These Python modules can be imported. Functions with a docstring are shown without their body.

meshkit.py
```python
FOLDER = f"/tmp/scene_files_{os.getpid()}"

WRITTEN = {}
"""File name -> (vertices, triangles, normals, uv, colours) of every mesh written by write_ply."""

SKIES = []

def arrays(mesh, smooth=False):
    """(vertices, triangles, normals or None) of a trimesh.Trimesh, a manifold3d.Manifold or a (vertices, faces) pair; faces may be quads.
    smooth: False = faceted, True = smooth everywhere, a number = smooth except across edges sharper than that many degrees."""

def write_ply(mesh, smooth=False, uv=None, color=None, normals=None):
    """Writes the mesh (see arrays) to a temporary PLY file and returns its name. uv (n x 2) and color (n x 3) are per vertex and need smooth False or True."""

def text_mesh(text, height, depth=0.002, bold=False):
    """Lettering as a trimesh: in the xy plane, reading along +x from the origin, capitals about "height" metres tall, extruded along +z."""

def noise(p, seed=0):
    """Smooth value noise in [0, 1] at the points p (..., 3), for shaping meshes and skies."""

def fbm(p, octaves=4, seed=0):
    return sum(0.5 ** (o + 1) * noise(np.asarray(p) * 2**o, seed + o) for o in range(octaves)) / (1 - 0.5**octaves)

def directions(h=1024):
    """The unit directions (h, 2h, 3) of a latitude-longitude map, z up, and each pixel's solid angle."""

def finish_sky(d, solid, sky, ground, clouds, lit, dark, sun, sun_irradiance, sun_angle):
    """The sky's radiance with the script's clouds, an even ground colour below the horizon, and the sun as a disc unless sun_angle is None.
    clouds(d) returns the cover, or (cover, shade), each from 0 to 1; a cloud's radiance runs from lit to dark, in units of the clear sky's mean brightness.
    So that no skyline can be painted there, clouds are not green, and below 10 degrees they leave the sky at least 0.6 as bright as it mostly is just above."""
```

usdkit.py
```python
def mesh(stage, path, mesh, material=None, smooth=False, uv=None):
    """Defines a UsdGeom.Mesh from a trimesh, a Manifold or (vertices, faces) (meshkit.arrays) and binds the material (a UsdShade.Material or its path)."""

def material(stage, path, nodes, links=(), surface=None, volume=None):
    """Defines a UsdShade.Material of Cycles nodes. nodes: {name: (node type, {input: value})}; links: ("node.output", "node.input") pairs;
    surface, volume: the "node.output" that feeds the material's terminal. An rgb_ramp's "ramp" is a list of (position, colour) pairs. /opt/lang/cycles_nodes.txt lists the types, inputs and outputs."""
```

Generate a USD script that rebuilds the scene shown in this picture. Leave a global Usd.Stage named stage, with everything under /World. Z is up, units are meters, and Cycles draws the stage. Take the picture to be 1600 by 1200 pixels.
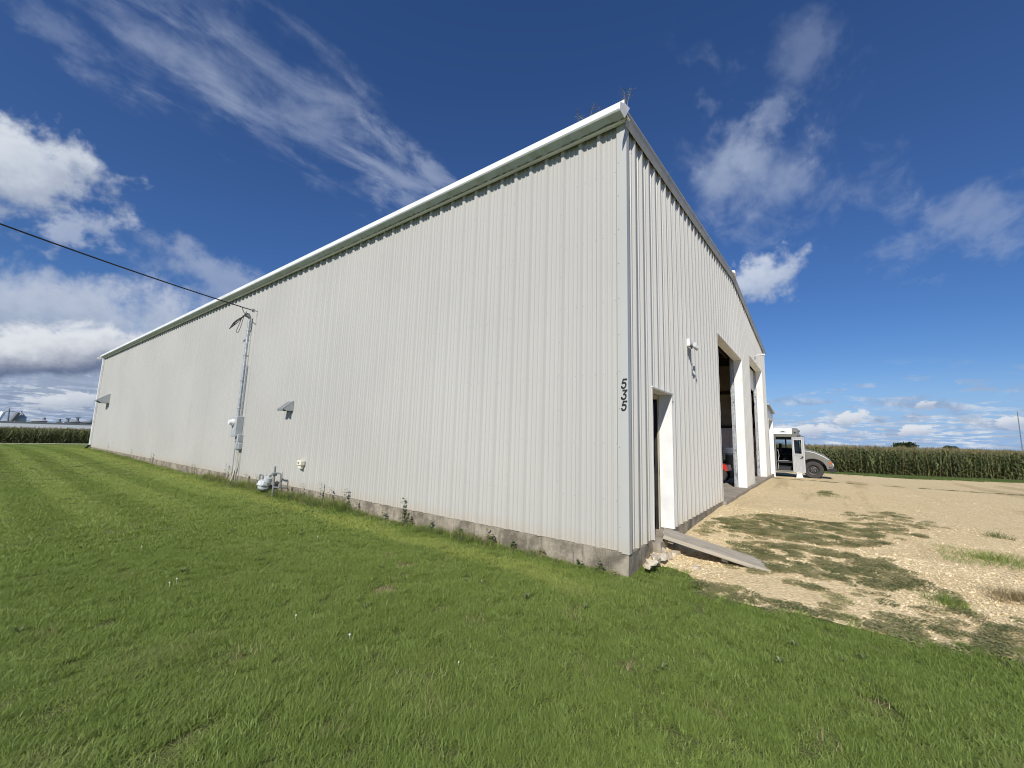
import math
import numpy as np, trimesh, usdkit, meshkit
from shapely.geometry import Polygon, Point
from pxr import Usd, UsdGeom, UsdLux, UsdShade, Gf, Sdf, Vt

PI = math.pi
rng = np.random.default_rng(7)
stage = Usd.Stage.CreateInMemory()
UsdGeom.SetStageUpAxis(stage, 'Z')
UsdGeom.SetStageMetersPerUnit(stage, 1.0)
UsdGeom.Xform.Define(stage, '/World')
UsdGeom.Scope.Define(stage, '/World/Looks')

# ------------------------------------------------------------------ camera
F_PX, YAW, PITCH, ROLL = 636.4567, 0.9253, 0.1319, 0.0299      # focal length in pixels of a 1600 wide picture
CAM = np.array([-5.1077, -1.9544, 1.3757])
EXPOSURE = 0.0
FW = np.array([math.sin(YAW) * math.cos(PITCH), math.cos(YAW) * math.cos(PITCH), math.sin(PITCH)])
_r = np.array([math.cos(YAW), -math.sin(YAW), 0.0]); _u = np.cross(_r, FW)
RT = _r * math.cos(ROLL) + _u * math.sin(ROLL)
UP = -_r * math.sin(ROLL) + _u * math.cos(ROLL)
cam = UsdGeom.Camera.Define(stage, '/World/camera')
cam.CreateHorizontalApertureAttr(36.0); cam.CreateVerticalApertureAttr(27.0)
cam.CreateFocalLengthAttr(F_PX / 1600 * 36.0)
cam.CreateClippingRangeAttr(Gf.Vec2f(0.05, 20000))
cam.CreateExposureAttr(EXPOSURE)
cam.AddTransformOp().Set(Gf.Matrix4d(*RT, 0, *UP, 0, *(-FW), 0, *CAM, 1))

def ray(x, y):
    d = FW * F_PX + RT * (x - 800) - UP * (y - 600)
    return d / np.linalg.norm(d)
def at_plane(axis, val, x, y):
    d = ray(x, y); return CAM + d * ((val - CAM[axis]) / d[axis])
def at_dist(x, y, dist):
    d = ray(x, y); return CAM + d * (dist / math.hypot(d[0], d[1]))

# ------------------------------------------------------------------ sun and sky
SUN_AZ, SUN_EL = math.radians(17), math.radians(38)              # light travels towards +x, a little +y
TO_SUN = np.array([-math.cos(SUN_EL) * math.cos(SUN_AZ), -math.cos(SUN_EL) * math.sin(SUN_AZ), math.sin(SUN_EL)])
SUN_I, SKY_S = 1.2, 0.10
sun = UsdLux.DistantLight.Define(stage, '/World/sun')
sun.CreateNormalizeAttr(True); sun.CreateIntensityAttr(SUN_I); sun.CreateAngleAttr(0.53); sun.CreateColorAttr(Gf.Vec3f(1, 0.955, 0.885))
_z = TO_SUN; _x = np.cross([0, 0, 1], _z); _x /= np.linalg.norm(_x); _y = np.cross(_z, _x)
sun.AddTransformOp().Set(Gf.Matrix4d(*_x, 0, *_y, 0, *_z, 0, 0, 0, 0, 1))

class Net:
    """small builder of node graphs"""
    def __init__(s): s.n, s.l, s.k = {}, [], 0
    def add(s, kind, out, **inp):
        s.k += 1; name = f'n{s.k}'; const = {}
        for k, v in inp.items():
            if isinstance(v, str) and '.' in v and v.split('.')[0] in s.n: s.l.append((v, f'{name}.{k}'))
            else: const[k] = v
        s.n[name] = (kind, const)
        return f'{name}.{out}'
    def m(s, op, a, b=0.0, c=0.0, clamp=False):
        return s.add('math', 'value', math_type=op, value1=a, value2=b, value3=c, use_clamp=clamp)
    def v(s, op, a, b=(0, 0, 0), out='vector', scale=None):
        kw = dict(math_type=op, vector1=a, vector2=b)
        if scale is not None: kw['scale'] = scale
        return s.add('vector_math', out, **kw)
    def step(s, x, a, b, lo=0.0, hi=1.0, kind='smoothstep'):
        return s.add('map_range', 'result', range_type=kind, value=x, from_min=a, from_max=b, to_min=lo, to_max=hi, clamp=True)
    def noise(s, vec, scale, detail=2, rough=0.5, dist=0.0, out='fac', **kw):
        return s.add('noise_texture', out, vector=vec, scale=scale, detail=detail, roughness=rough, distortion=dist, **kw)
    def mix(s, f, a, b, kind='mix'):
        return s.add('mix', 'color', mix_type=kind, fac=f, color1=a, color2=b)
    def ramp(s, f, stops):
        return s.add('rgb_ramp', 'color', fac=f, ramp=stops)
    def done(s, name, surface=None, volume=None):
        return usdkit.material(stage, '/World/Looks/' + name, s.n, s.l, surface=surface, volume=volume)

def make_sky():
    n = Net()
    D = n.add('texture_coordinate', 'generated')
    sky = n.add('sky_texture', 'color', sky_type='single_scattering', sun_disc=False, sun_elevation=SUN_EL,
                sun_rotation=math.atan2(TO_SUN[0], TO_SUN[1]), altitude=200.0, air_density=1.0, aerosol_density=0.3, ozone_density=3.0)
    Z0 = n.add('separate_xyz', 'z', vector=D)
    sky = n.mix(1.0, n.add('hsv', 'color', hue=0.5, saturation=1.25, value=0.92, fac=1.0, color=sky), n.mix(n.step(Z0, 0.12, 0.62), (0.74, 0.80, 1.02), (1.16, 0.90, 1.06)), 'multiply')
    K = 1.0 / SKY_S
    xyz = n.add('separate_xyz', 'x', vector=D); base = xyz.split('.')[0]
    Z = base + '.z'
    # coordinates on a flat cloud deck: clouds flatten towards the horizon
    zz = n.m('maximum', n.m('add', Z, 0.10), 0.02)
    deck = n.add('combine_xyz', 'vector', x=n.m('divide', base + '.x', zz), y=n.m('divide', base + '.y', zz), z=0.0)
    sky = n.mix(n.step(Z, 0.0, 0.16, 0.80, 0.0), sky, (0.24 * K, 0.43 * K, 0.77 * K))        # pale blue air low down, all round
    wv = n.noise(D, 5.5, 5, 0.62, out='color'); wv2 = n.noise(D, 16.0, 5, 0.6, out='color')
    warp = n.v('add', n.v('multiply', n.v('subtract', wv, (.5, .5, .5)), (.24, .24, .16)), n.v('multiply', n.v('subtract', wv2, (.5, .5, .5)), (.10, .10, .07)))
    DW = n.v('add', D, warp)
    n1c = n.noise(n.v('multiply', D, (1, 1, 2.2)), 34.0, 8, 0.65, 0.3)
    n1 = n.noise(D, 13.0, 10, 0.58, 0.3)                        # puffs
    n1b = n.noise(D, 22.0, 6, 0.6, 0.2)
    n3 = n.noise(deck, 1.6, 7, 0.6, 0.3)                       # deck of small cumulus
    # wisps: drawn out along one heading of the deck
    rot = n.add('mapping', 'vector', vector=deck, mapping_type='point', rotation=(0, 0, 0.62), scale=(1.0, 1.9, 1.0))
    n2 = n.noise(rot, 4.2, 9, 0.58, 0.4)
    col = sky
    def blob(px, py, rx, ry, ang, soft, nz, k, op, wp=True):
        """cover of one cloud: an ellipsoid about its direction, torn by noise"""
        c = ray(px, py)
        ca, sa = math.cos(ang), math.sin(ang)
        a = ray(px + 8 * ca, py + 8 * sa) - c; a /= np.linalg.norm(a)
        b = np.cross(c, a); b /= np.linalg.norm(b)
        if b[2] < 0: b = -b
        e1 = np.arccos(np.clip(ray(px + rx * ca, py + rx * sa) @ c, -1, 1)); e2 = np.arccos(np.clip(ray(px - ry * sa, py + ry * ca) @ c, -1, 1))
        p = n.v('subtract', DW if wp else D, tuple(c))
        u = n.v('dot_product', p, tuple(a / e1), out='value'); v = n.v('dot_product', p, tuple(b / e2), out='value'); w = n.v('dot_product', p, tuple(c / 0.7), out='value')
        q = n.add('combine_xyz', 'vector', x=u, y=v, z=w)
        m = n.m('subtract', 1.0, n.v('length', q, out='value'))
        m = n.m('add', m, n.m('multiply', n.m('subtract', nz, 0.5), k))
        return n.m('multiply', n.step(m, 0.0, soft), op), v
    def lay(cover, color):
        nonlocal col
        col = n.mix(cover, col, color)
    W = lambda r, g, b: (r * K, g * K, b * K)
    # high wisps
    for a in CIRRUS:
        c, v = blob(*a[:5], a[5], n2, a[6], a[7]); lay(c, W(0.40, 0.47, 0.62))
    # banks low on the left
    for a in BANKS:
        c, v = blob(*a[:5], a[5], n1, a[6], a[7])
        t = n.m('add', n.m('multiply', v, 0.5), n.m('multiply', n.m('subtract', n1b, 0.5), 0.9))
        lay(c, n.mix(n.step(t, -0.35, 0.45), W(*a[8]), W(*a[9])))
    # fair weather cumulus low all round
    n3s = [n3, n.noise(deck, 3.4, 7, 0.62, 0.3), n.noise(deck, 2.3, 8, 0.62, 0.4)]
    for kd, (z0, z1, lo, hi, c0, c1, op) in enumerate(DECK):
        band = n.m('multiply', n.step(Z, z0[0], z0[1]), n.step(Z, z1[0], z1[1], 1.0, 0.0))
        cov = n.m('multiply', n.m('multiply', n.step(n3s[kd], lo, hi), band), op)
        lay(cov, n.mix(n.step(n1b, 0.42, 0.62), W(*c0), W(*c1)))
    for a in PUFFS:
        c, v = blob(*a[:5], a[5], n1 if a[1] < 600 else n1c, a[6] * (1 if a[1] < 600 else 1.7), a[7], a[1] < 500)
        t = n.m('add', n.m('multiply', v, 0.55), n.m('multiply', n.m('subtract', n1b, 0.5), 0.8))
        lay(c, n.mix(n.step(t, -0.45, 0.35), W(*a[8]), W(*a[9])))
    bg = n.add('background_shader', 'background', color=col, strength=SKY_S)
    return n.done('sky_look', surface=bg)

# clouds by heading: picture x, y they are seen at, radii, tilt, softness, noise, cover
CIRRUS = [(450, 160, 340, 85, 0.62, 1.45, 3.2, 0.46), (260, 70, 200, 75, 0.85, 1.3, 2.8, 0.32), (160, 70, 130, 50, 0.8, 1.0, 2.6, 0.26),
          (1260, 110, 120, 80, -0.75, 1.1, 2.6, 0.26), (1210, 185, 80, 40, -0.4, 0.9, 2.4, 0.34), (1200, 300, 210, 95, 0.1, 1.2, 2.6, 0.38), (1500, 360, 190, 60, -0.25, 1.2, 2.6, 0.42),
          (1110, 90, 60, 50, 0.8, 1.0, 2.6, 0.14), (1110, 175, 40, 36, 0.2, 1.0, 2.4, 0.2), (620, 275, 110, 50, 0.6, 1.0, 3.0, 0.35)]
BANKS = [(40, 480, 420, 85, 0.16, 0.8, 2.4, 0.85, (0.36, 0.43, 0.56), (0.56, 0.61, 0.71)),
         (40, 600, 460, 110, 0.05, 0.7, 1.4, 0.92, (0.25, 0.31, 0.44), (0.38, 0.44, 0.56)),
         (330, 430, 150, 50, 0.2, 0.8, 2.2, 0.5, (0.38, 0.44, 0.58), (0.5, 0.56, 0.68))]
DECK = [((0.0, 0.012), (0.060, 0.13), 0.50, 0.60, (0.30, 0.38, 0.54), (0.60, 0.67, 0.78), 0.80), ((0.0, 0.004), (0.045, 0.085), 0.49, 0.57, (0.42, 0.50, 0.64), (0.72, 0.76, 0.82), 0.85), ((0.02, 0.05), (0.10, 0.17), 0.55, 0.64, (0.34, 0.43, 0.60), (0.55, 0.62, 0.74), 0.6)]
PUFFS = [(55, 262, 150, 84, 0.12, 0.60, 2.1, 0.95, (0.36, 0.42, 0.54), (0.68, 0.73, 0.80)),
         (75, 552, 175, 46, -0.08, 0.40, 2.0, 0.97, (0.13, 0.17, 0.28), (0.74, 0.77, 0.82)),
         (105, 628, 66, 20, -0.05, 0.26, 1.4, 0.9, (0.36, 0.43, 0.55), (0.68, 0.72, 0.78)),
         (100, 350, 80, 34, 0.15, 0.6, 2.2, 0.6, (0.40, 0.46, 0.60), (0.57, 0.63, 0.74)),
         (1200, 430, 76, 42, -0.4, 0.62, 1.6, 0.85, (0.36, 0.44, 0.60), (0.64, 0.70, 0.80)),
         (1165, 275, 110, 70, 0.2, 1.0, 2.0, 0.42, (0.34, 0.42, 0.58), (0.56, 0.63, 0.75)),
         (1328, 655, 32, 13, -0.25, 0.3, 1.5, 0.92, (0.40, 0.48, 0.62), (0.74, 0.77, 0.82)),
         (1448, 633, 22, 8, -0.1, 0.3, 1.5, 0.85, (0.40, 0.48, 0.62), (0.70, 0.74, 0.81)),
         (1430, 673, 34, 10, -0.15, 0.3, 1.5, 0.92, (0.45, 0.52, 0.66), (0.76, 0.79, 0.84)),
         (1580, 660, 34, 12, -0.15, 0.3, 1.5, 0.88, (0.45, 0.52, 0.66), (0.74, 0.77, 0.82)),
         (1250, 672, 66, 11, 0.0, 0.35, 1.7, 0.88, (0.45, 0.52, 0.66), (0.76, 0.79, 0.84))]
dome = UsdLux.DomeLight.Define(stage, '/World/sky')
dome.GetPrim().SetCustomDataByKey('kind', 'structure')
UsdShade.MaterialBindingAPI.Apply(dome.GetPrim()).Bind(make_sky())

# ------------------------------------------------------------------ helpers
used = {}
def numbered(parent, name):
    k = used.get((parent, name), 0); used[(parent, name)] = k + 1
    return f'{parent}/{name}' + (f'_{k:03d}' if k else '')
def tag(p, label=None, category=None, group=None, kind=None):
    p = p.GetPrim() if hasattr(p, 'GetPrim') else p
    for k, v in (('label', label), ('category', category), ('group', group), ('kind', kind)):
        if v: p.SetCustomDataByKey(k, v)
    return p
def thing(name, label, category, loc=(0, 0, 0), rz=0.0, group=None, scale=None):
    x = UsdGeom.Xform.Define(stage, numbered('/World', name))
    x.AddTranslateOp().Set(Gf.Vec3d(*map(float, loc)))
    if rz: x.AddRotateZOp().Set(math.degrees(rz))
    if scale: x.AddScaleOp().Set(Gf.Vec3f(scale, scale, scale))
    tag(x, label, category, group)
    return x.GetPrim()
def obj(name, mesh, mat, parent=None, smooth=False, label=None, kind=None):
    pp = '/World' if parent is None else str(parent.GetPath())
    if isinstance(mesh, list): mesh = trimesh.util.concatenate(mesh)
    p = usdkit.mesh(stage, numbered(pp, name), mesh, mat, smooth=smooth).GetPrim()
    tag(p, label, None, None, kind)
    return p
def copy_of(src, name, label, loc, rz=0.0, group=None, scale=None):
    t = thing(name, label, src.GetCustomDataByKey('category'), loc, rz, group or src.GetCustomDataByKey('group'), scale)
    t.GetReferences().AddInternalReference(src.GetPath()); t.SetInstanceable(True)
    return t
def box(x0, x1, y0, y1, z0, z1):
    m = trimesh.creation.box((x1 - x0, y1 - y0, z1 - z0)); m.apply_translation(((x0 + x1) / 2, (y0 + y1) / 2, (z0 + z1) / 2)); return m
def rbox(x0, x1, y0, y1, z0, z1, b=0.006):
    """box with chamfered edges"""
    s = np.array([x1 - x0, y1 - y0, z1 - z0]) / 2; b = min(b, s.min() * 0.6); p = []
    for sx in (-1, 1):
        for sy in (-1, 1):
            for sz in (-1, 1):
                for k in range(3):
                    q = s - b; q[k] = s[k]; p.append(q * (sx, sy, sz))
    m = trimesh.convex.convex_hull(np.array(p)); m.apply_translation(((x0 + x1) / 2, (y0 + y1) / 2, (z0 + z1) / 2)); return m
def hull(*pts): return trimesh.convex.convex_hull(np.array(pts, float))
def cyl(p, q, r, n=16):
    return trimesh.creation.cylinder(radius=r, segment=[np.array(p, float), np.array(q, float)], sections=n)
def cone(p, q, r0, r1, n=16):
    p, q = np.array(p, float), np.array(q, float); h = np.linalg.norm(q - p)
    m = trimesh.creation.revolve([(0, 0), (r0, 0), (r1, h), (0, h)], sections=n)
    m.apply_transform(trimesh.geometry.align_vectors([0, 0, 1], (q - p) / h)); m.apply_translation(p); return m
def tube(pts, r, sides=8):
    """round bar along a polyline"""
    p = np.asarray(pts, float); t = np.gradient(p, axis=0); t /= np.linalg.norm(t, axis=1, keepdims=True) + 1e-12
    a = np.cross(t, np.where(np.abs(t[:, 2:]) < 0.9, [0, 0, 1.0], [1.0, 0, 0])); a /= np.linalg.norm(a, axis=1, keepdims=True) + 1e-12
    b = np.cross(t, a); g = np.arange(sides) * 2 * PI / sides; r = np.broadcast_to(r, (len(p),))
    v = p[:, None] + r[:, None, None] * (np.cos(g)[None, :, None] * a[:, None] + np.sin(g)[None, :, None] * b[:, None])
    i, j = np.meshgrid(np.arange(len(p) - 1), np.arange(sides), indexing='ij')
    q = np.stack([i * sides + j, i * sides + (j + 1) % sides, (i + 1) * sides + (j + 1) % sides, (i + 1) * sides + j], -1).reshape(-1, 4)
    n0 = len(p) * sides; V = np.vstack([v.reshape(-1, 3), p[:1], p[-1:]])
    caps = [[n0, (k + 1) % sides, k] for k in range(sides)] + [[n0 + 1, n0 - sides + k, n0 - sides + (k + 1) % sides] for k in range(sides)]
    return trimesh.Trimesh(V, np.vstack([q[:, [0, 1, 2]], q[:, [0, 2, 3]], caps]), process=False)
def bend(pts, r=0.05, n=5):
    """rounds the corners of a polyline"""
    P = [np.array(p, float) for p in pts]; out = [P[0]]
    for a, b, c in zip(P, P[1:], P[2:]):
        u, w = a - b, c - b; k = min(r, np.linalg.norm(u) / 2, np.linalg.norm(w) / 2); u, w = b + u / np.linalg.norm(u) * k, b + w / np.linalg.norm(w) * k
        for t in np.linspace(0, 1, n): out.append((1 - t) ** 2 * u + 2 * t * (1 - t) * b + t * t * w)
    return np.array(out + [P[-1]])
def prism(poly, axis, a, b):
    """polygon (two coordinates) drawn out along an axis: x takes (y, z), y takes (x, z), z takes (x, y)"""
    m = trimesh.creation.extrude_polygon(poly if isinstance(poly, Polygon) else Polygon(poly), b - a, engine='earcut'); v = m.vertices.copy()
    m.vertices = {'x': np.c_[v[:, 2] + a, v[:, 0], v[:, 1]], 'y': np.c_[v[:, 0], v[:, 2] + a, v[:, 1]], 'z': np.c_[v[:, 0], v[:, 1], v[:, 2] + a]}[axis]
    if axis == 'y': m.invert()
    return m
def revolve(profile, n=24, axis='z'):
    m = trimesh.creation.revolve(profile, sections=n)
    if axis == 'y': m.apply_transform(trimesh.transformations.rotation_matrix(-PI / 2, [1, 0, 0]))
    if axis == 'x': m.apply_transform(trimesh.transformations.rotation_matrix(PI / 2, [0, 1, 0]))
    return m
def moved(m, t): m = m.copy(); m.apply_translation(t); return m
def turned(m, ang, ax=(0, 0, 1), pt=(0, 0, 0)): m = m.copy(); m.apply_transform(trimesh.transformations.rotation_matrix(ang, ax, pt)); return m
def rough(m, step, amp, freq, seed=0):
    v, f = trimesh.remesh.subdivide_to_size(m.vertices, m.faces, step, max_iter=12)
    m = trimesh.Trimesh(v, f); m.merge_vertices()
    k = np.stack([meshkit.fbm(m.vertices * freq + 37.1 * i, 3, seed + i) for i in range(3)], -1) - 0.5
    m.vertices = m.vertices + k * 2 * amp
    return m
def sstep(x, a, b):
    t = np.clip((np.asarray(x, float) - a) / (b - a), 0, 1); return t * t * (3 - 2 * t)

# ------------------------------------------------------------------ materials
def plain(name, color, rough=0.5, metallic=0.0, vary=0.12, scale=6.0, bump=0.0, bscale=60.0, spec=0.5, dirt=None, dirt_amt=0.5):
    n = Net(); P = n.add('geometry', 'position')
    f = n.noise(P, scale, 5, 0.6)
    c = n.mix(n.step(f, 0.3, 0.7), tuple(np.array(color) * (1 - vary)), tuple(np.minimum(1, np.array(color) * (1 + vary))))
    if dirt is not None:
        d = n.noise(P, scale * 0.45, 6, 0.65)
        c = n.mix(n.m('multiply', n.step(d, 0.48, 0.72), dirt_amt), c, dirt)
    kw = dict(base_color=c, roughness=n.step(f, 0.2, 0.8, max(0.05, rough - 0.08), min(1, rough + 0.08)), metallic=metallic, specular_ior_level=spec)
    if bump:
        kw['normal'] = n.add('bump', 'normal', height=n.noise(P, bscale, 4, 0.6), strength=bump, distance=0.01)
    return n.done(name, n.add('principled_bsdf', 'BSDF', **kw))

def siding(name, color):
    n = Net(); P = n.add('geometry', 'position')
    st = n.add('mapping', 'vector', vector=P, mapping_type='point', scale=(9.0, 9.0, 0.22))
    s = n.noise(st, 1.0, 5, 0.6)                                 # run-off streaks
    w = n.noise(P, 0.35, 3, 0.5)
    base = n.mix(n.step(w, 0.3, 0.7), tuple(np.array(color) * 0.97), tuple(np.array(color) * 1.03))
    base = n.mix(n.m('multiply', n.step(s, 0.45, 0.78), 0.10), base, (0.44, 0.42, 0.36))
    cellv = n.v('floor', n.v('add', n.v('multiply', P, (1 / .9144, 1 / .9144, 0.0)), (-.0656 + .05, -.131 + .05, .5)))
    wn = n.add('white_noise_texture', 'value', vector=cellv)                # each sheet weathers a little differently
    base = n.mix(n.m('multiply', wn, 0.14), base, (0.40, 0.385, 0.335))
    z = n.add('separate_xyz', 'z', vector=P)
    low = n.m('multiply', n.step(n.m('add', z, n.m('multiply', n.noise(st, 1.6, 4, 0.6), 0.35)), 0.12, 0.42, 1.0, 0.0), 0.38)
    base = n.mix(low, base, (0.46, 0.37, 0.24))                  # splash line above the footing
    # slight oil canning of the sheet
    oc = n.noise(n.add('mapping', 'vector', vector=P, mapping_type='point', scale=(1.3, 1.3, 0.5)), 1.0, 2, 0.5)
    nb = n.add('bump', 'normal', height=oc, strength=0.25, distance=0.02)
    return n.done(name, n.add('principled_bsdf', 'BSDF', base_color=base, roughness=n.step(w, 0.3, 0.7, 0.30, 0.38), normal=nb, specular_ior_level=0.5))

def concrete(name, color, dark, scale=3.0):
    n = Net(); P = n.add('geometry', 'position')
    a = n.noise(P, scale, 8, 0.65); b = n.noise(P, scale * 9, 5, 0.7)
    st = n.add('mapping', 'vector', vector=P, mapping_type='point', scale=(6.0, 6.0, 0.5)); s = n.noise(st, 1.0, 5, 0.65)
    c = n.mix(n.step(a, 0.36, 0.62), dark, color)
    c = n.mix(n.m('multiply', n.step(s, 0.5, 0.66), 0.65), c, tuple(np.array(dark) * 0.55))
    c = n.mix(n.m('multiply', n.step(b, 0.5, 0.72), 0.35), c, tuple(np.minimum(1, np.array(color) * 1.35)))
    nb = n.add('bump', 'normal', height=n.m('add', b, n.m('multiply', a, 2.0)), strength=0.8, distance=0.012)
    return n.done(name, n.add('principled_bsdf', 'BSDF', base_color=c, roughness=0.9, normal=nb, specular_ior_level=0.2))

def leafy(name, c0, c1, trans=0.35, scale=1.2, fine=30.0, rough=0.5, spec=0.4, zone=None, isl=0.3, wide=0.55):
    n = Net(); P = n.add('geometry', 'position')
    a = n.noise(P, scale, 4, 0.6); b = n.noise(P, fine, 2, 0.5)
    r = n.add('object_info', 'random')
    f = n.m('add', n.m('multiply', n.step(a, 0.3, 0.7), wide), n.m('multiply', n.step(b, 0.3, 0.7), 0.45))
    f = n.m('add', f, n.m('multiply', n.m('subtract', r, 0.5), 0.2))
    f = n.m('add', f, n.m('multiply', n.m('subtract', n.add('geometry', 'random_per_island'), 0.5), isl))
    c = n.mix(n.m('add', f, 0.0, clamp=True), c0, c1)
    if zone: c = zone(n, P, c)
    d = n.add('principled_bsdf', 'BSDF', base_color=c, roughness=rough, specular_ior_level=spec)
    t = n.add('translucent_bsdf', 'BSDF', color=n.mix(1.0, c, (1.25, 1.2, 0.55), 'multiply'))
    return n.done(name, n.add('mix_closure', 'closure', fac=trans, closure1=d, closure2=t))

def lawn_zone(n, P, c):
    """yellower strip beside the wall, mowing bands and worn spots of the turf itself"""
    s = n.add('separate_xyz', 'x', vector=P); y = s.split('.')[0] + '.y'
    wob = n.noise(P, 1.1, 3, 0.6)
    d = n.m('add', s, n.m('multiply', n.m('subtract', wob, 0.5), 0.9))
    strip = n.m('multiply', n.step(d, -1.0, -0.75), n.step(d, -0.62, -0.3, 1.0, 0.0))
    strip = n.m('multiply', strip, n.step(y, -0.5, 1.0))
    c = n.mix(n.m('multiply', strip, 0.5), c, (0.42, 0.46, 0.12))
    band = n.m('sine', n.m('multiply', n.m('add', s, n.m('multiply', wob, 0.35)), 5.2))
    c = n.mix(n.m('multiply', n.step(band, -0.6, 0.6), n.step(y, 5.0, 12.0, 0.0, 0.42)), c, (0.40, 0.48, 0.14))
    dry = n.noise(P, 0.75, 4, 0.6)
    return n.mix(n.m('multiply', n.step(dry, 0.58, 0.74), 0.35), c, (0.40, 0.38, 0.17))

def gravel_look():
    n = Net(); P = n.add('geometry', 'position')
    v = n.add('voronoi_texture', 'distance', vector=P, scale=48.0, randomness=1.0); vb = v.split('.')[0]
    v2 = n.add('voronoi_texture', 'distance', vector=P, scale=21.0, randomness=1.0)
    cell = n.add('separate_color', 'r', color=vb + '.color')
    c = n.mix(cell, (0.56, 0.425, 0.215), (0.84, 0.69, 0.415))
    c = n.mix(n.m('multiply', n.step(v, 0.45, 0.85), 0.4), c, (0.34, 0.25, 0.125))
    big = n.noise(P, 0.35, 5, 0.6)
    c = n.mix(n.m('multiply', n.step(big, 0.42, 0.66), 0.4), c, (0.66, 0.53, 0.32))
    trk = n.add('mapping', 'vector', vector=P, mapping_type='point', rotation=(0, 0, 0.25), scale=(0.05, 0.6, 1.0))
    tr = n.noise(trk, 1.6, 5, 0.6)                              # wheel tracks along the yard
    c = n.mix(n.m('multiply', n.step(tr, 0.52, 0.64), 0.6), c, (0.42, 0.315, 0.155))
    dust = n.noise(P, 2.2, 6, 0.65)
    c = n.mix(n.m('multiply', n.step(dust, 0.5, 0.7), 0.35), c, (0.74, 0.60, 0.37))
    sp = n.noise(P, 9.0, 6, 0.75); c = n.mix(n.m('multiply', n.step(sp, 0.53, 0.66), 0.38), c, (0.33, 0.24, 0.115))
    c = n.mix(n.m('multiply', n.step(sp, 0.36, 0.46, 1.0, 0.0), 0.35), c, (0.86, 0.74, 0.50))
    h = n.m('add', n.m('multiply', v, -1.0), n.m('multiply', v2, -0.8))
    nb = n.add('bump', 'normal', height=h, strength=0.6, distance=0.015)
    return n.done('gravel_look', n.add('principled_bsdf', 'BSDF', base_color=c, roughness=0.95, normal=n.add('bump', 'normal', height=sp, strength=0.5, distance=0.06, normal=nb), specular_ior_level=0.15))

def soil_look():
    n = Net(); P = n.add('geometry', 'position')
    a = n.noise(P, 1.5, 6, 0.6); b = n.noise(P, 60.0, 4, 0.6)
    c = n.mix(n.step(a, 0.3, 0.7), (0.12, 0.145, 0.045), (0.18, 0.20, 0.075))
    c = n.mix(n.m('multiply', n.step(b, 0.45, 0.65), 0.6), c, (0.06, 0.05, 0.025))
    nb = n.add('bump', 'normal', height=b, strength=1.0, distance=0.03)
    return n.done('turf_soil', n.add('principled_bsdf', 'BSDF', base_color=c, roughness=1.0, normal=nb, specular_ior_level=0.1))

def wood(name, c0, c1, along='y', sc=1.0):
    n = Net(); P = n.add('texture_coordinate', 'object')
    s = {'x': (1.2, 30, 30), 'y': (30, 1.2, 30), 'z': (30, 30, 1.2)}[along]
    g = n.noise(n.add('mapping', 'vector', vector=P, mapping_type='point', scale=tuple(np.array(s) * sc)), 1.0, 6, 0.65, 0.4)
    k = n.noise(P, 5.0, 4, 0.6)
    c = n.mix(n.step(g, 0.3, 0.7), c0, c1)
    c = n.mix(n.m('multiply', n.step(k, 0.5, 0.75), 0.4), c, tuple(np.array(c0) * 0.6))
    nb = n.add('bump', 'normal', height=g, strength=0.5, distance=0.004)
    return n.done(name, n.add('principled_bsdf', 'BSDF', base_color=c, roughness=0.85, normal=nb, specular_ior_level=0.2))

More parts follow.
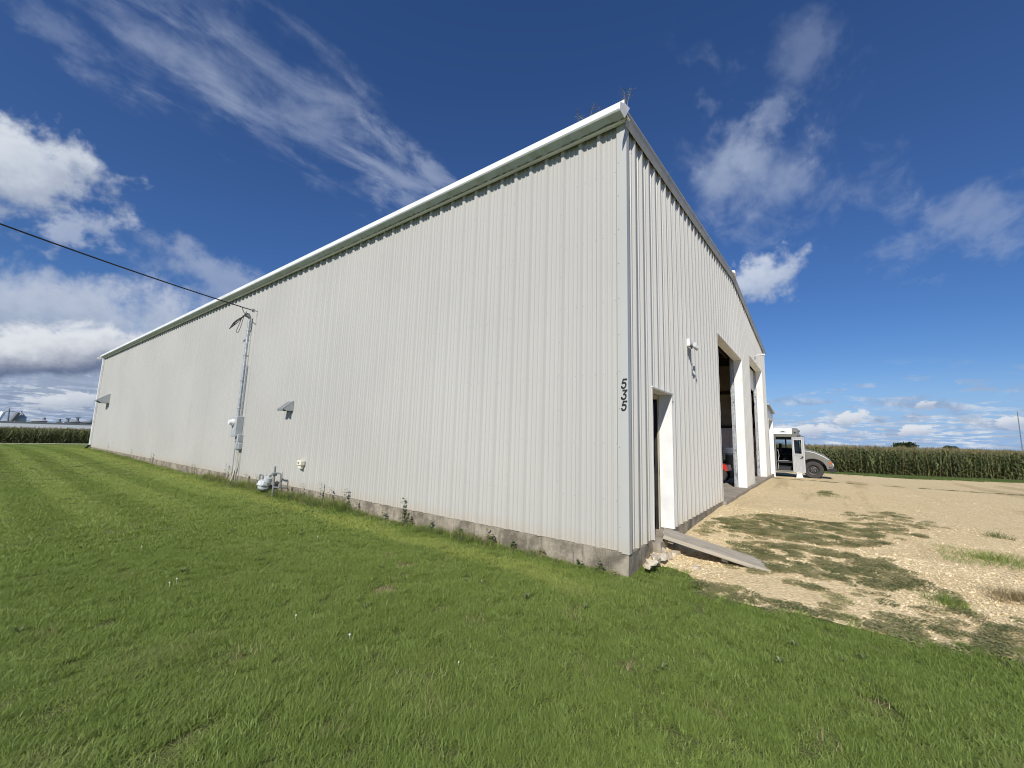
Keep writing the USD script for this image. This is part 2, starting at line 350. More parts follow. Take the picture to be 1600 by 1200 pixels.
def glass_pane(name, tint=(0.75, 0.8, 0.8)):
    n = Net()
    t = n.add('transparent_bsdf', 'BSDF', color=tint); g = n.add('glossy_bsdf', 'BSDF', color=(0.9, 0.95, 1.0), roughness=0.03)
    f = n.add('fresnel', 'fac', IOR=1.5)
    return n.done(name, n.add('mix_closure', 'closure', fac=f, closure1=t, closure2=g))

M = {}
M['siding'] = siding('painted_siding', (0.490, 0.482, 0.446))
M['trim'] = siding('trim_paint', (0.480, 0.484, 0.456))
M['white'] = plain('white_paint', (0.80, 0.80, 0.78), 0.45, vary=0.04, scale=3, dirt=(0.55, 0.55, 0.52), dirt_amt=0.55)
M['gutter'] = plain('gutter_paint', (0.84, 0.85, 0.83), 0.4, vary=0.03, scale=2, dirt=(0.42, 0.43, 0.33), dirt_amt=0.35)
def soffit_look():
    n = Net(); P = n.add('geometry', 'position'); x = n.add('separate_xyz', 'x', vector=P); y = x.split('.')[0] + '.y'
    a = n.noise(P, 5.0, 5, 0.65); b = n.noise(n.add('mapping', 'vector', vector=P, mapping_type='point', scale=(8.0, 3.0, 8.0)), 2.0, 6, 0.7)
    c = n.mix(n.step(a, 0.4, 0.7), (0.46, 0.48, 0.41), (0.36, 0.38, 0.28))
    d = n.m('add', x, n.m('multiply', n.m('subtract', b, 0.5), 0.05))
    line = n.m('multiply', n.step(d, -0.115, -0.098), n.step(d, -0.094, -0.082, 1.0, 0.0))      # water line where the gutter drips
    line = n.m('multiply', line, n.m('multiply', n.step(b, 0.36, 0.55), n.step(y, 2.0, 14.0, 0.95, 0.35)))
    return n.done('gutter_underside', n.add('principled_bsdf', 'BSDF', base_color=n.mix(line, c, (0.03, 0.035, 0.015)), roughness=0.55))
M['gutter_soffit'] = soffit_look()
M['rake'] = plain('rake_trim_paint', (0.42, 0.415, 0.385), 0.5, vary=0.08, scale=5, dirt=(0.25, 0.25, 0.17), dirt_amt=0.5)
M['footing'] = concrete('footing_concrete', (0.37, 0.325, 0.25), (0.16, 0.14, 0.105))
M['slab'] = concrete('slab_concrete', (0.36, 0.32, 0.26), (0.26, 0.23, 0.18), 1.5)
M['rubble'] = concrete('broken_concrete', (0.62, 0.55, 0.43), (0.50, 0.43, 0.32), 6)
M['galv'] = plain('galvanised_steel', (0.50, 0.52, 0.53), 0.42, 0.6, vary=0.15, scale=12)
M['grey_metal'] = plain('grey_enamel', (0.40, 0.42, 0.42), 0.45, vary=0.06, scale=8)
M['dark_grey'] = plain('dark_grey_paint', (0.20, 0.21, 0.205), 0.5, vary=0.1, scale=8)
M['cable'] = plain('black_cable', (0.03, 0.03, 0.032), 0.6, vary=0.2, scale=30)
M['cream'] = plain('cream_plastic', (0.74, 0.70, 0.55), 0.5, vary=0.04, scale=20)
M['gasblue'] = plain('pale_blue_enamel', (0.46, 0.49, 0.49), 0.45, vary=0.1, scale=15)
M['black'] = plain('black_paint', (0.02, 0.02, 0.022), 0.5, vary=0.2, scale=10)
M['rubber'] = plain('tyre_rubber', (0.045, 0.042, 0.04), 0.85, vary=0.25, scale=14, bump=0.3, dirt=(0.12, 0.10, 0.08), dirt_amt=0.4)
M['rim'] = plain('dark_wheel_steel', (0.06, 0.058, 0.055), 0.55, 0.3, vary=0.2, scale=14)
M['red'] = plain('red_enamel', (0.55, 0.035, 0.02), 0.35, vary=0.06, scale=6)
M['board'] = wood('weathered_board', (0.31, 0.27, 0.205), (0.50, 0.455, 0.37), 'x')
M['tan_wood'] = wood('tan_door_frame', (0.38, 0.32, 0.22), (0.5, 0.43, 0.31), 'z')
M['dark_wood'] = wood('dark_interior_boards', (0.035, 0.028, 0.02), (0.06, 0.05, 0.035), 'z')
M['liner'] = plain('liner_panel', (0.72, 0.70, 0.64), 0.6, vary=0.06, scale=2)
M['insul'] = plain('ceiling_insulation', (0.28, 0.24, 0.18), 0.9, vary=0.3, scale=1.2, bump=0.5, bscale=8)
M['roof'] = plain('roof_sheet', (0.55, 0.56, 0.55), 0.4, vary=0.05, scale=1)
M['bus'] = plain('bus_paint', (0.175, 0.176, 0.155), 0.35, vary=0.05, scale=3, dirt=(0.33, 0.29, 0.22), dirt_amt=0.35)
M['bus_white'] = plain('bus_white_paint', (0.86, 0.86, 0.85), 0.35, vary=0.03, scale=3)
M['bus_in'] = plain('bus_interior', (0.035, 0.035, 0.038), 0.8, vary=0.2, scale=6)
M['door_grey'] = plain('bus_door_paint', (0.62, 0.63, 0.64), 0.4, vary=0.03, scale=5)
M['lamp_red'] = plain('marker_lens', (0.55, 0.10, 0.03), 0.25, vary=0.1, scale=20)
M['lens'] = plain('clear_lens', (0.75, 0.76, 0.74), 0.15, vary=0.05, scale=20)
M['glass'] = glass_pane('window_glass')
M['straw'] = leafy('dry_stalk', (0.30, 0.24, 0.12), (0.46, 0.38, 0.22), 0.15, 3.0)
M['soil'] = soil_look()
M['gravel'] = gravel_look()
M['blade'] = leafy('grass_blade', (0.205, 0.280, 0.058), (0.690, 0.760, 0.300), 0.25, 0.9, 45.0, 0.5, 0.4, lawn_zone, 1.0, 0.26)
M['verge'] = leafy('verge_grass', (0.11, 0.17, 0.045), (0.20, 0.26, 0.08), 0.3, 0.5)
M['weed'] = leafy('weed_leaf', (0.20, 0.200, 0.080), (0.46, 0.42, 0.215), 0.2, 2.0, 40.0)
M['weed_green'] = leafy('weed_green_leaf', (0.11, 0.15, 0.045), (0.22, 0.26, 0.10), 0.3, 2.0, 40.0)
M['corn_leaf'] = leafy('corn_leaf', (0.060, 0.085, 0.026), (0.235, 0.260, 0.100), 0.3, 0.8, 7.0, 0.45, 0.5)
M['corn_tassel'] = leafy('corn_tassel', (0.20, 0.17, 0.075), (0.33, 0.29, 0.145), 0.2, 1.0, 9.0)
M['tree_leaf'] = leafy('tree_leaf', (0.03, 0.05, 0.018), (0.065, 0.09, 0.03), 0.25, 0.3, 3.0)
M['bark'] = plain('bark', (0.09, 0.07, 0.05), 0.9, vary=0.3, scale=2)
M['clover'] = plain('clover_flower', (0.75, 0.74, 0.66), 0.8, vary=0.05, scale=30)
M['path'] = plain('pale_path', (0.74, 0.70, 0.54), 0.9, vary=0.08, scale=1, bump=0.3)
M['bin_steel'] = plain('bin_steel', (0.46, 0.46, 0.45), 0.5, 0.0, vary=0.12, scale=1.5)
M['stone'] = plain('gravel_stone', (0.68, 0.57, 0.37), 0.9, vary=0.28, scale=23, bump=0.3, bscale=200)

# ------------------------------------------------------------------ terrain
W, L, SLOPE = 18.17, 36.2, 0.0900
def gh(x, y):
    x, y = np.asarray(x, float), np.asarray(y, float)
    front = np.interp(x, [-6, 0.4, 2.8, 6.0, 17, 22, 35, 60, 400], [-.26, -.285, -.19, -.085, -.11, -.30, -.5, -.5, -.6])
    left = -.26 + 0.15 * sstep(y, 14, 34) - 0.85 * np.clip((y - 36) / 36, 0, 1.3)
    back = -.45 - 0.55 * np.clip((y - 36) / 36, 0, 1.2)
    side = np.where(x < 9, left, back) if x.ndim == 0 else left * (1 - sstep(x, 4, 16)) + back * sstep(x, 4, 16)
    w = sstep(y, -0.2, 1.6) * (1 - 0) if x.ndim == 0 else sstep(y, np.where(x > 20, 4.0, -0.2), np.where(x > 20, 12.0, 1.6))
    h = front * (1 - w) + side * w
    h = h + 0.13 * np.exp(-((x - 1.2) ** 2 / .30 + (y + .02) ** 2 / .05))      # heap of spilled stone by the door step
    return h + 0.02 * (meshkit.fbm(np.stack([x * .35, y * .35, 0 * x], -1), 2, 3) - .5)
def grid(xs, ys, fn):
    X, Y = np.meshgrid(xs, ys, indexing='ij'); V = np.stack([X, Y, fn(X, Y)], -1).reshape(-1, 3)
    i, j = np.meshgrid(np.arange(len(xs) - 1), np.arange(len(ys) - 1), indexing='ij'); n = len(ys)
    q = np.stack([i * n + j, (i + 1) * n + j, (i + 1) * n + j + 1, i * n + j + 1], -1).reshape(-1, 4)
    return trimesh.Trimesh(V, np.vstack([q[:, [0, 1, 2]], q[:, [0, 2, 3]]]), process=False)
far = np.array([60, 80, 110, 150, 210, 300, 450, 700, 1100, 1800, 3000])
xs = np.concatenate([-far[::-1] - 0.0, np.arange(-50, -16, 2), np.arange(-16, 46, 0.5), np.arange(46, 60, 2), far])
ys = np.concatenate([-far[::-1] - 0.0, np.arange(-50, -20, 2), np.arange(-20, 20, 0.5), np.arange(20, 60, 1.0), far])
xs, ys = np.unique(np.r_[xs, np.arange(-.5, 3.2, .1)].round(4)), np.unique(np.r_[ys, np.arange(-2, .8, .1)].round(4))
obj('ground', grid(xs, ys, gh), M['soil'], kind='structure', smooth=True)

def lawn_edge(y):
    """x of the line where turf gives way to gravel, for y < 0"""
    y = np.asarray(y, float)
    e = np.interp(-y, [0, 0.25, 0.55, 0.72, 0.85, 1.2, 1.8, 2.5, 3.3, 6, 12, 30, 60], [0.5, 0.72, 0.62, 0.30, 0.10, 0.07, 0.12, 0.13, 0.28, 0.6, 1.0, 1.6, 2.0])
    return e + 0.10 * (meshkit.fbm(np.stack([0 * y, y * 2.2, 0 * y], -1), 3, 5) - .5)
def yard_far(y): return np.interp(-np.asarray(y, float), [-9, 3, 6, 12, 20, 60], [31.5, 32.2, 31.0, 36.0, 42, 70])
def gravel_sheet():
    y = np.concatenate([np.arange(-60, -12, 1.0), np.arange(-12, -4, 0.3), np.arange(-4, 0.001, 0.1), [0.02]]); t = np.linspace(0, 1, 150) ** 2.0
    e, f = lawn_edge(np.minimum(y, 0)), yard_far(y)
    X = e[:, None] + (f - e)[:, None] * t[None]; Y = np.repeat(y[:, None], len(t), 1)
    rel = 0.012 + 0.035 * (meshkit.fbm(np.stack([X * 1.3, Y * 1.3, 0 * X], -1), 3, 8) - 0.5) * sstep(t, 0.0, 0.02)[None]
    V = np.stack([X, Y, gh(X, Y) + np.where(t[None] > 0, np.maximum(rel, 0.006), -0.02)], -1).reshape(-1, 3)
    i, j = np.meshgrid(np.arange(len(y) - 1), np.arange(len(t) - 1), indexing='ij'); n = len(t)
    q = np.stack([i * n + j, i * n + j + 1, (i + 1) * n + j + 1, (i + 1) * n + j], -1).reshape(-1, 4)
    a = trimesh.Trimesh(V, np.vstack([q[:, [0, 1, 2]], q[:, [0, 2, 3]]]), process=False)
    b = grid(np.linspace(21.3, 31.6, 22), np.linspace(0.02, 9, 20), lambda X, Y: gh(X, Y) + 0.012)
    return trimesh.util.concatenate([a, b])
obj('gravel_yard', gravel_sheet(), M['gravel'], kind='structure', smooth=True)
obj('path', grid(np.linspace(-40, 20, 30), np.linspace(64.5, 68.6, 5), lambda X, Y: gh(X, Y) + 0.05), M['path'], kind='structure')

# ------------------------------------------------------------------ the metal building
bld = thing('metal_building', 'long pale grey metal building with vertical ribbed siding and open garage bays', 'building')
PITCH_R = 0.3048
RIB = [(-.050, 0), (-.022, .040), (.022, .040), (.050, 0), (.098, 0), (.105, .014), (.121, .014), (.130, 0), (.178, 0), (.185, .014), (.201, .014), (.210, 0)]
PROF = sorted([(round(k * PITCH_R + s, 5), d) for k in range(3) for s, d in RIB] + [(3 * PITCH_R - .050, 0), (3 * PITCH_R - .022, .040), (3 * PITCH_R + .022, .040), (3 * PITCH_R + .040, .010)])
PS, PD = np.array([p[0] for p in PROF]), np.array([p[1] for p in PROF])
def sheet(s0, breaks, top, bottoms, smin, smax, k):
    """one ribbed sheet from wall coordinate s0; cut at the breaks; returns s, depth, z0, z1 strips"""
    s = np.unique(np.concatenate([PS + s0, [b for b in breaks if PS[0] + s0 < b < PS[-1] + s0], [b for b in (smin, smax) if PS[0] + s0 < b < PS[-1] + s0]]))
    s = s[(s >= smin - 1e-9) & (s <= smax + 1e-9)]
    d = np.interp(s - s0, PS, PD) + (0.0016 if k % 2 else 0.0)
    out = []
    for a, b, da, db in zip(s, s[1:], d, d[1:]):
        for z0, z1f in bottoms((a + b) / 2): out.append((a, b, da, db, z0, z1f(a) if callable(z1f) else z1f, z1f(b) if callable(z1f) else z1f))
    return out
def strips(rows, put):
    V, Fc = [], []
    for a, b, da, db, z0, za, zb in rows:
        k = len(V); V += [put(a, da, z0), put(b, db, z0), put(b, db, zb), put(a, da, za)]; Fc += [[k, k + 1, k + 2], [k, k + 2, k + 3]]
    return trimesh.Trimesh(np.array(V), np.array(Fc), process=False)
SIDE_TOP = 5.90
side_put = lambda s, d, z: (0.042 - d, s, z)
k = 0; s0 = 0.12
while s0 < L - 0.1:
    rows = sheet(s0, [], None, lambda m: [(0.0, SIDE_TOP)], 0.085, L - 0.02, k)
    m = strips(rows, side_put); m.invert(); obj('wall_panel', m, M['siding'], bld); s0 += 3 * PITCH_R; k += 1
OPEN = [(0.982, 1.962, 2.18), (6.22, 10.337, 4.227), (12.377, 16.604, 4.77)]
gtop = lambda x: 5.86 + SLOPE * min(x, W - x)
def gable_bottoms(m):
    for a, b, z in OPEN:
        if a < m < b: return [(z, gtop)]
    return [(0.0, gtop)]
k = 0; s0 = 0.06
while s0 < W - 0.1:
    rows = sheet(s0, [b for o in OPEN for b in o[:2]] + [W / 2], None, gable_bottoms, 0.085, W - 0.085, k)
    obj('wall_panel', strips(rows, lambda s, d, z: (s, 0.042 - d, z)), M['siding'], bld); s0 += 3 * PITCH_R; k += 1
def angle_trim(x, y, sx, sy, z0, z1, w=0.095, t=0.004):
    return [box(min(x, x + sx * t), max(x, x + sx * t), min(y, y + sy * w), max(y, y + sy * w), z0, z1),
            box(min(x + sx * t, x + sx * w), max(x + sx * t, x + sx * w), min(y, y + sy * t), max(y, y + sy * t), z0, z1),
            box(min(x, x + sx * .034), max(x, x + sx * .034), min(y + sy * w, y + sy * (w + .003)), max(y + sy * w, y + sy * (w + .003)), z0, z1)]
obj('corner_trim', angle_trim(-.003, -.003, 1, 1, -.012, 5.9), M['trim'], bld)
obj('corner_trim', angle_trim(W + .003, -.003, -1, 1, -.012, 5.9), M['white'], bld)
obj('corner_trim', angle_trim(-.003, L + .003, 1, -1, -.012, 5.9, 0.12), M['white'], bld)
obj('rear_wall', box(.04, W - .04, L - .06, L, 0, 5.9), M['siding'], bld)
obj('right_wall', box(W - .034, W, .06, L - .06, 0, 5.9), M['siding'], bld)
# screws in rows where the girts are
scr = []
tiny = trimesh.creation.cone(0.0075, 0.008, sections=5)
def screw(p, nrm): q = tiny.copy(); q.apply_transform(trimesh.geometry.align_vectors([0, 0, 1], nrm)); q.apply_translation(p); scr.append(q)
for z in (0.05, 0.62, 1.35, 2.28, 3.3, 4.25, 5.2):
    for s in np.arange(0.12, 20, PITCH_R):
        screw((0.042, s + .062 + rng.normal(0, .004), z + rng.normal(0, .006)), (-1, 0, 0))
        if z > 3 and s > 8: continue
        screw((0.042, s + .245 + rng.normal(0, .004), z + rng.normal(0, .006)), (-1, 0, 0))
    for s in np.arange(0.06, 9, PITCH_R):
        if not any(a - .1 < s + .07 < b + .1 and z < t + .1 for a, b, t in OPEN): screw((s + .065, 0.042, z + rng.normal(0, .006)), (0, -1, 0))
for i in range(12):
    for z in np.arange(0.3, 5.6, 0.5): screw((0.0, 0.12 + i * 0.9144, z), (-1, 0, 0))
obj('screw_heads', scr, M['galv'], bld, kind='stuff')
# footing
foot = [rough(box(.012, .40, 0.012, L - .01, -1.0, -.004), .16, .012, 4.0, 1), rough(box(.404, .975, .012, .40, -.9, -.004), .14, .012, 4.0, 2), rough(box(1.97, 6.21, .012, .40, -.9, -.004), .14, .012, 4.0, 2)]
obj('footing', foot, M['footing'], bld, smooth=40)
obj('slab', rough(box(.41, W - .05, .41, L - .07, -.3, -.02), 3.0, .0, 1, 1), M['slab'], bld)
obj('apron', [rough(box(6.2, W + .0, -.07, .405, -.5, -.006), .2, .012, 3.0, 4)], M['slab'], bld, smooth=40, label='worn concrete lip of the floor at the garage bays')
obj('door_step', rough(box(.93, 1.99, -.09, .40, -.6, -.03), .1, .016, 5.0, 6), M['slab'], bld, smooth=40, label='broken concrete step under the walk door')
obj('corner_block', rough(box(W - .35, W + .05, -.36, -.08, -.5, -.10), .1, .01, 5, 9), M['footing'], bld)
# roof, ridge, rakes, gutter
zr = lambda x: 5.955 + SLOPE * min(x, W - x)
obj('roof', [prism([(-.12, zr(-.12)), (W / 2, zr(W / 2)), (W + .12, zr(W + .12)), (W + .12, zr(W + .12) - .045), (W / 2, zr(W / 2) - .045), (-.12, zr(-.12) - .045)], 'y', -.03, L + .05)], M['roof'], bld)
RK = [(-.012, -.175), (-.012, -.02), (-.020, 0), (-.062, 0.004), (-.066, -.012), (-.058, -.022), (-.020, -.168)]
def rake(x0, x1):
    V, Fc = [], []; n = len(RK)
    for x in (x0, x1): V += [(x, y, zr(x) + z + .012) for y, z in RK]
    for i in range(n): j = (i + 1) % n; Fc += [[i, j, n + j], [i, n + j, n + i]]
    for i in range(1, n - 1): Fc += [[0, i + 1, i], [n, n + i, n + i + 1]]
    m = trimesh.Trimesh(np.array(V), np.array(Fc), process=False); m.fix_normals(); return m
for a, b in ((-.06, 4.5), (4.5, W / 2), (W / 2, 13.6), (13.6, W + .10)):
    e = 0.002 if a in (4.5, 13.6) else 0.0
    r = rake(a, b); r.apply_translation((0, -e, 0)); p = obj('rake_trim', r, M['rake'], bld)
obj('ridge_cap', [hull((W / 2 - .28, -.09, zr(W / 2) - .012), (W / 2, -.09, zr(W / 2) + .045), (W / 2 + .28, -.09, zr(W / 2) - .012), (W / 2 - .28, L, zr(W / 2) - .012), (W / 2, L, zr(W / 2) + .045), (W / 2 + .28, L, zr(W / 2) - .012)),
                  rbox(W / 2 - .09, W / 2 + .13, -.10, .05, zr(W / 2) + .02, zr(W / 2) + .14, .02)], M['white'], bld)
GX = -.215
def gut(y0, y1, poly): return prism(poly, 'y', y0, y1)
seg = [(-.06, 8.0), (8.0, 17.2), (17.2, 26.5), (26.5, L + .07)]
gp = [(GX, 6.05), (GX, 5.955), (GX + .014, 5.938), (-.085, 5.872), (-.045, 5.868), (-.006, 5.872), (-.006, 5.886), (-.08, 5.884), (GX + .02, 5.95), (GX + .006, 5.962), (GX + .006, 6.044), (GX + .018, 6.044), (GX + .018, 6.05)]
for k, (a, b) in enumerate(seg):
    g = gut(a, b, [(x - .0016 * (k % 2), z) for x, z in gp]); p = obj('gutter', g, M['gutter'], bld)
# shaded underside sheet and its grime line
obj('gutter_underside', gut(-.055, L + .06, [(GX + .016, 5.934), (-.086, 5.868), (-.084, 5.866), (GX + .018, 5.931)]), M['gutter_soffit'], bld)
cp = [at_plane(1, -.066, *q) for q in ((969.2, 158.8), (977.5, 162.2), (984.2, 169.2), (976.2, 184.2), (968.6, 170.5))]
cap = hull(*[(q[0], q[1] + e, q[2]) for q in cp for e in (0, .006)])
obj('gutter_end_cap', cap, M['white'], bld)
obj('gutter_end_cap', moved(cap, (0, L + .127, 0)), M['white'], bld)
dsp = [rbox(-.11, -.012, L - .11, L - .005, .12, 5.83, .01), hull((-.11, L - .11, 5.83), (-.012, L - .11, 5.83), (-.11, L - .005, 5.83), (-.012, L - .005, 5.83), (-.17, L - .11, 5.92), (-.08, L - .11, 5.92), (-.17, L - .005, 5.92), (-.08, L - .005, 5.92))]
ds = obj('downspout', dsp, M['white'], bld)
obj('boot', [hull((-.12, L - .12, .13), (-.005, L - .12, .13), (-.12, L + .0, .13), (-.005, L + .0, .13), (-.33, L - .12, -.14), (-.20, L - .12, -.16), (-.33, L, -.14), (-.20, L, -.16))], M['black'], ds)
# openings: painted metal returns
def surround(x0, x1, zt, depth, name='opening_trim', z0=-.004, w=.0):
    t = .004
    return [box(x0 - t, x0 + t, -.002, depth, z0, zt), box(x1 - t, x1 + t, -.002, depth, z0, zt), box(x0 + t, x1 - t, -.002, depth, zt - t, zt + t),
            box(x0 - .045, x0 - t, -.006, -.0025, z0, zt + .03), box(x1 + t, x1 + .045, -.006, -.0025, z0, zt + .03)]
sd = surround(.982, 1.962, 2.18, .21)
obj('door_surround', sd + [box(.93, 2.02, -.022, .0, 2.186, 2.20)], M['white'], bld, label='white metal surround of the walk door')
obj('door_frame', [box(1.905, 1.957, .212, .29, -.03, 2.17), box(.987, 1.03, .212, .29, -.03, 2.17), box(1.03, 1.905, .212, .29, 2.10, 2.17)], M['tan_wood'], bld, label='tan wooden frame of the walk door')
obj('weather_strip', [box(1.895, 1.904, .225, .285, -.03, 2.10)], M['black'], bld)
for (a, b, zt) in OPEN[1:]:
    obj('bay_surround', surround(a, b, zt, .25), M['white'], bld, label='white metal surround of a garage bay')
    obj('door_track', [box(b + .01, b + .06, .262, .32, 0, zt + .1), box(b - .035, b + .01, .30, .36, 0, zt + .1)] + [rbox(b - .05, b - .01, .27, .34, z, z + .09) for z in np.arange(.4, zt, .8)], M['galv'], bld)
    obj('door_track', [box(a - .06, a - .01, .262, .32, 0, zt + .1), box(a - .01, a + .035, .30, .36, 0, zt + .1)], M['galv'], bld)
gd = [rbox(12.34, 16.64, .345, .39, 3.86, 4.33, .01), rbox(12.34, 16.64, .345, .39, 4.335, 4.80, .01)]
for g in gd: obj('garage_door_section', g, M['white'], bld, label='white overhead door section still showing below the lintel')
obj('garage_door_seal', box(12.34, 16.64, .35, .385, 3.82, 3.86), M['black'], bld)
# inside
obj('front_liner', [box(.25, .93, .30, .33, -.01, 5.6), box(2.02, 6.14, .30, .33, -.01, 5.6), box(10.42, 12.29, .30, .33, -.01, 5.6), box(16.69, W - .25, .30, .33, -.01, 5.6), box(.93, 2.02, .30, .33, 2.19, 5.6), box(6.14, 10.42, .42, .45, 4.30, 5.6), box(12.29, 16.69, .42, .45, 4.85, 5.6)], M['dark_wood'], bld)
for q in range(12):
    y0 = .4 + q * .62
    obj('wainscot_panel', rbox(W - .26, W - .22 + .004 * (q % 2), y0, y0 + .612, -.015, 2.2, .006), M['liner'], bld)
obj('upper_liner', [box(W - .22, W - .19, .35, L - .2, 2.24, 5.6)], M['insul'], bld)
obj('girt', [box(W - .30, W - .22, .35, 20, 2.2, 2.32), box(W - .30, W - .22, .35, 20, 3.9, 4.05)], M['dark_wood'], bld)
obj('left_liner', box(.2, .23, .35, L - .2, -.01, 5.6), M['insul'], bld)
obj('back_liner', box(.24, W - .3, 20, 20.05, -.01, 5.6), M['insul'], bld)
obj('ceiling', rough(box(.24, W - .24, .46, 19.9, 5.62, 5.66), 1.0, .03, 1.0, 3), M['insul'], bld)
for x in np.arange(2.5, 17.5, 2.4): obj('rafter', rbox(x, x + .16, .47, 19.9, 5.2, 5.6, .01), M['dark_wood'], bld)
obj('office_partition', [box(.25, 4.6, 2.6, 2.66, -.01, 2.9), box(4.6, 4.66, .34, 2.66, -.01, 2.9), box(.25, 4.66, .34, 2.66, 2.9, 2.95), box(.235, .25, .34, 2.66, -.01, 2.9)], M['dark_wood'], bld)

# ------------------------------------------------------------------ lean-to behind
lean = thing('lean_to', 'low white lean-to with open bay behind the far garage bay', 'shed', (W + .02, 0, 0))
X0, X1 = .0, 2.88
obj('front_wall', [box(2.66, X1, -.002, .04, -.4, 3.05), box(X0, .35, -.002, .04, -.4, 3.3), prism([(X0, 2.72), (X1, 2.72), (X1, 3.08), (X0, 3.34)], 'y', -.004, .04)], M['siding'], lean)
obj('bay_surround', [box(2.64, 2.66, -.01, .32, -.4, 2.72), box(.35, .37, -.01, .32, -.4, 2.72), box(.37, 2.64, -.01, .32, 2.70, 2.72)], M['white'], lean)
obj('side_wall', box(X1 - .03, X1, .04, 12, -.4, 3.05), M['siding'], lean)
obj('rear_wall', box(0, X1, 11.9, 12, -.4, 3.05), M['siding'], lean)
obj('roof', [prism([(X0, 3.36), (X1 + .12, 3.09), (X1 + .12, 3.14), (X0, 3.41)], 'y', -.10, 12.1)], M['rake'], lean)
obj('floor', box(.02, X1 - .05, .05, 11.8, -.6, -.09), M['slab'], lean)
obj('roller_door', [rbox(.36, 2.65, .33, .37, -.1, 2.72, .01)], M['dark_wood'], lean)

# ------------------------------------------------------------------ house number: black figures one above the other on the corner trim
num = thing('house_number', 'black house number 535 set vertically on the pale corner trim', 'house number', (-.007, .05, 1.76))
for ch, zc in (('5', 2.125), ('3', 1.980), ('5', 1.835)):
    m = meshkit.text_mesh(ch, 0.126, 0.004, bold=True); c = m.bounds.mean(0); m.apply_translation(-c); m.apply_scale((.80, 1, 1))
    v = m.vertices.copy(); sh = .18                                       # slanting figures
    m.vertices = np.c_[-v[:, 2], -(v[:, 0] + sh * v[:, 1]), v[:, 1] + zc - 1.76]
    obj('digit', m, M['black'], num)

# ------------------------------------------------------------------ lamps on the gable
fl = thing('floodlight', 'white twin-head security floodlight above the walk door on the gable', 'floodlight', (3.16, 0, 3.3))
obj('mount_box', rbox(-.075, .075, -.055, .01, -.06, .09, .012), M['white'], fl)
for s, a in ((-1, .55), (1, .25)):
    d = np.array([s * .62, -.72, -.32 - .1 * s]); d /= np.linalg.norm(d); b0 = np.array([s * .05, -.06, -.02])
    ar = obj('head', [cone(b0 + d * .04, b0 + d * .09, .026, .044, 18), cone(b0 + d * .09, b0 + d * .135, .044, .054, 18), cyl(b0, b0 + d * .05, .014, 10)], M['grey_metal'], fl, smooth=35)
    obj('lens', cyl(b0 + d * .12, b0 + d * .137, .047, 18), M['lens'], ar)
obj('sensor', [rbox(-.03, .03, -.085, -.05, -.10, -.03, .012)], M['dark_grey'], fl)
al = thing('arm_light', 'small arm light sticking out above the farther garage bay', 'light', (14.30, 0, 5.08))
obj('arm', tube(bend([(0, .03, 0), (0, -.14, .03), (0, -.24, .02)], .08), .018), M['white'], al)
obj('lamp_head', [rbox(-.05, .05, -.36, -.2, -.02, .05, .02)], M['white'], al)
obj('back_plate', rbox(-.06, .06, -.02, .02, -.08, .06, .01), M['grey_metal'], al)

# ------------------------------------------------------------------ electric service on the long wall
A = at_plane(0, -.08, 370, 652); B = at_plane(0, -.08, 391, 505); my = (A[1] + B[1]) / 2
sv = thing('electric_service', 'galvanised conduit mast with meter box feeding the long side wall', 'electric mast', (0, my, 0))
obj('mast_pipe', tube([(-.08, 0, 1.78), (-.08, 0, 4.93)], .042, 14), M['galv'], sv, smooth=40)
obj('side_conduit', tube([(-.05, -.10, 1.78), (-.05, -.10, 3.4)], .018, 10), M['galv'], sv, smooth=40)
for z in (2.05, 2.9, 3.7, 4.5): obj('strap', [rbox(-.135, .03, -.012, .012, z - .018, z + .018, .004), tube([(-.08 + .05 * math.cos(t), .05 * math.sin(t), z) for t in np.linspace(0, 2 * PI, 17)], .007, 6)], M['galv'], sv)
obj('weatherhead', [hull(*[(-.08 + .055 * math.cos(t), .055 * math.sin(t), 4.92) for t in np.linspace(0, 6, 10)], *[(-.15 + .06 * math.cos(t), .02 + .06 * math.sin(t), 5.06) for t in np.linspace(0, 6, 10)], (-.24, .05, 4.96), (-.24, -.03, 4.96))], M['dark_grey'], sv, smooth=40)
obj('insulator_hook', [tube([(0.03, -.30, 5.12), (-.10, -.28, 5.12)], .014, 8), cyl((-.10, -.28, 5.07), (-.10, -.28, 5.17), .03, 10)], M['dark_grey'], sv)
lp = []
for q in range(3):
    o = np.array([.01 * q, .03 * q, 0])
    lp.append(tube(bend([np.array((-.21, .02, 4.98)) + o, np.array((-.42, .10 + .08 * q, 4.78 - .04 * q)) + o, np.array((-.50, .22 + .1 * q, 4.60 - .05 * q)) + o, np.array((-.36, .08 + .05 * q, 4.72)) + o, np.array((-.3, -.02, 4.86)) + o, np.array((-.2, -.05, 5.10)) + o], .12, 6), .009, 6))
lp.append(tube(bend([(-.27, .0, 4.97), (-.33, .10, 4.62), (-.36, .16, 4.42), (-.31, .12, 4.40), (-.28, .04, 4.62), (-.24, 0, 4.98)], .08, 6), .008, 6))
obj('drip_loop', lp, M['cable'], sv)
mb = obj('meter_box', [rbox(-.17, 0.03, -.17, .17, 1.17, 1.79, .012), rbox(-.176, -.169, -.15, .15, 1.2, 1.42, .003)], M['grey_metal'], sv)
obj('meter', [cyl((-.17, .04, 1.60), (-.21, .04, 1.60), .105, 24), cone((-.21, .04, 1.60), (-.30, .04, 1.60), .085, .072, 24)], M['lens'], mb, smooth=30)
obj('lower_conduit', tube([(-.05, .07, 1.18), (-.05, .07, -.3)], .019, 10), M['grey_metal'], sv, smooth=40)
nb = thing('telephone_box', 'pair of small grey telephone boxes on thin pipes under the meter', 'utility box', (0, my - .20, 0))
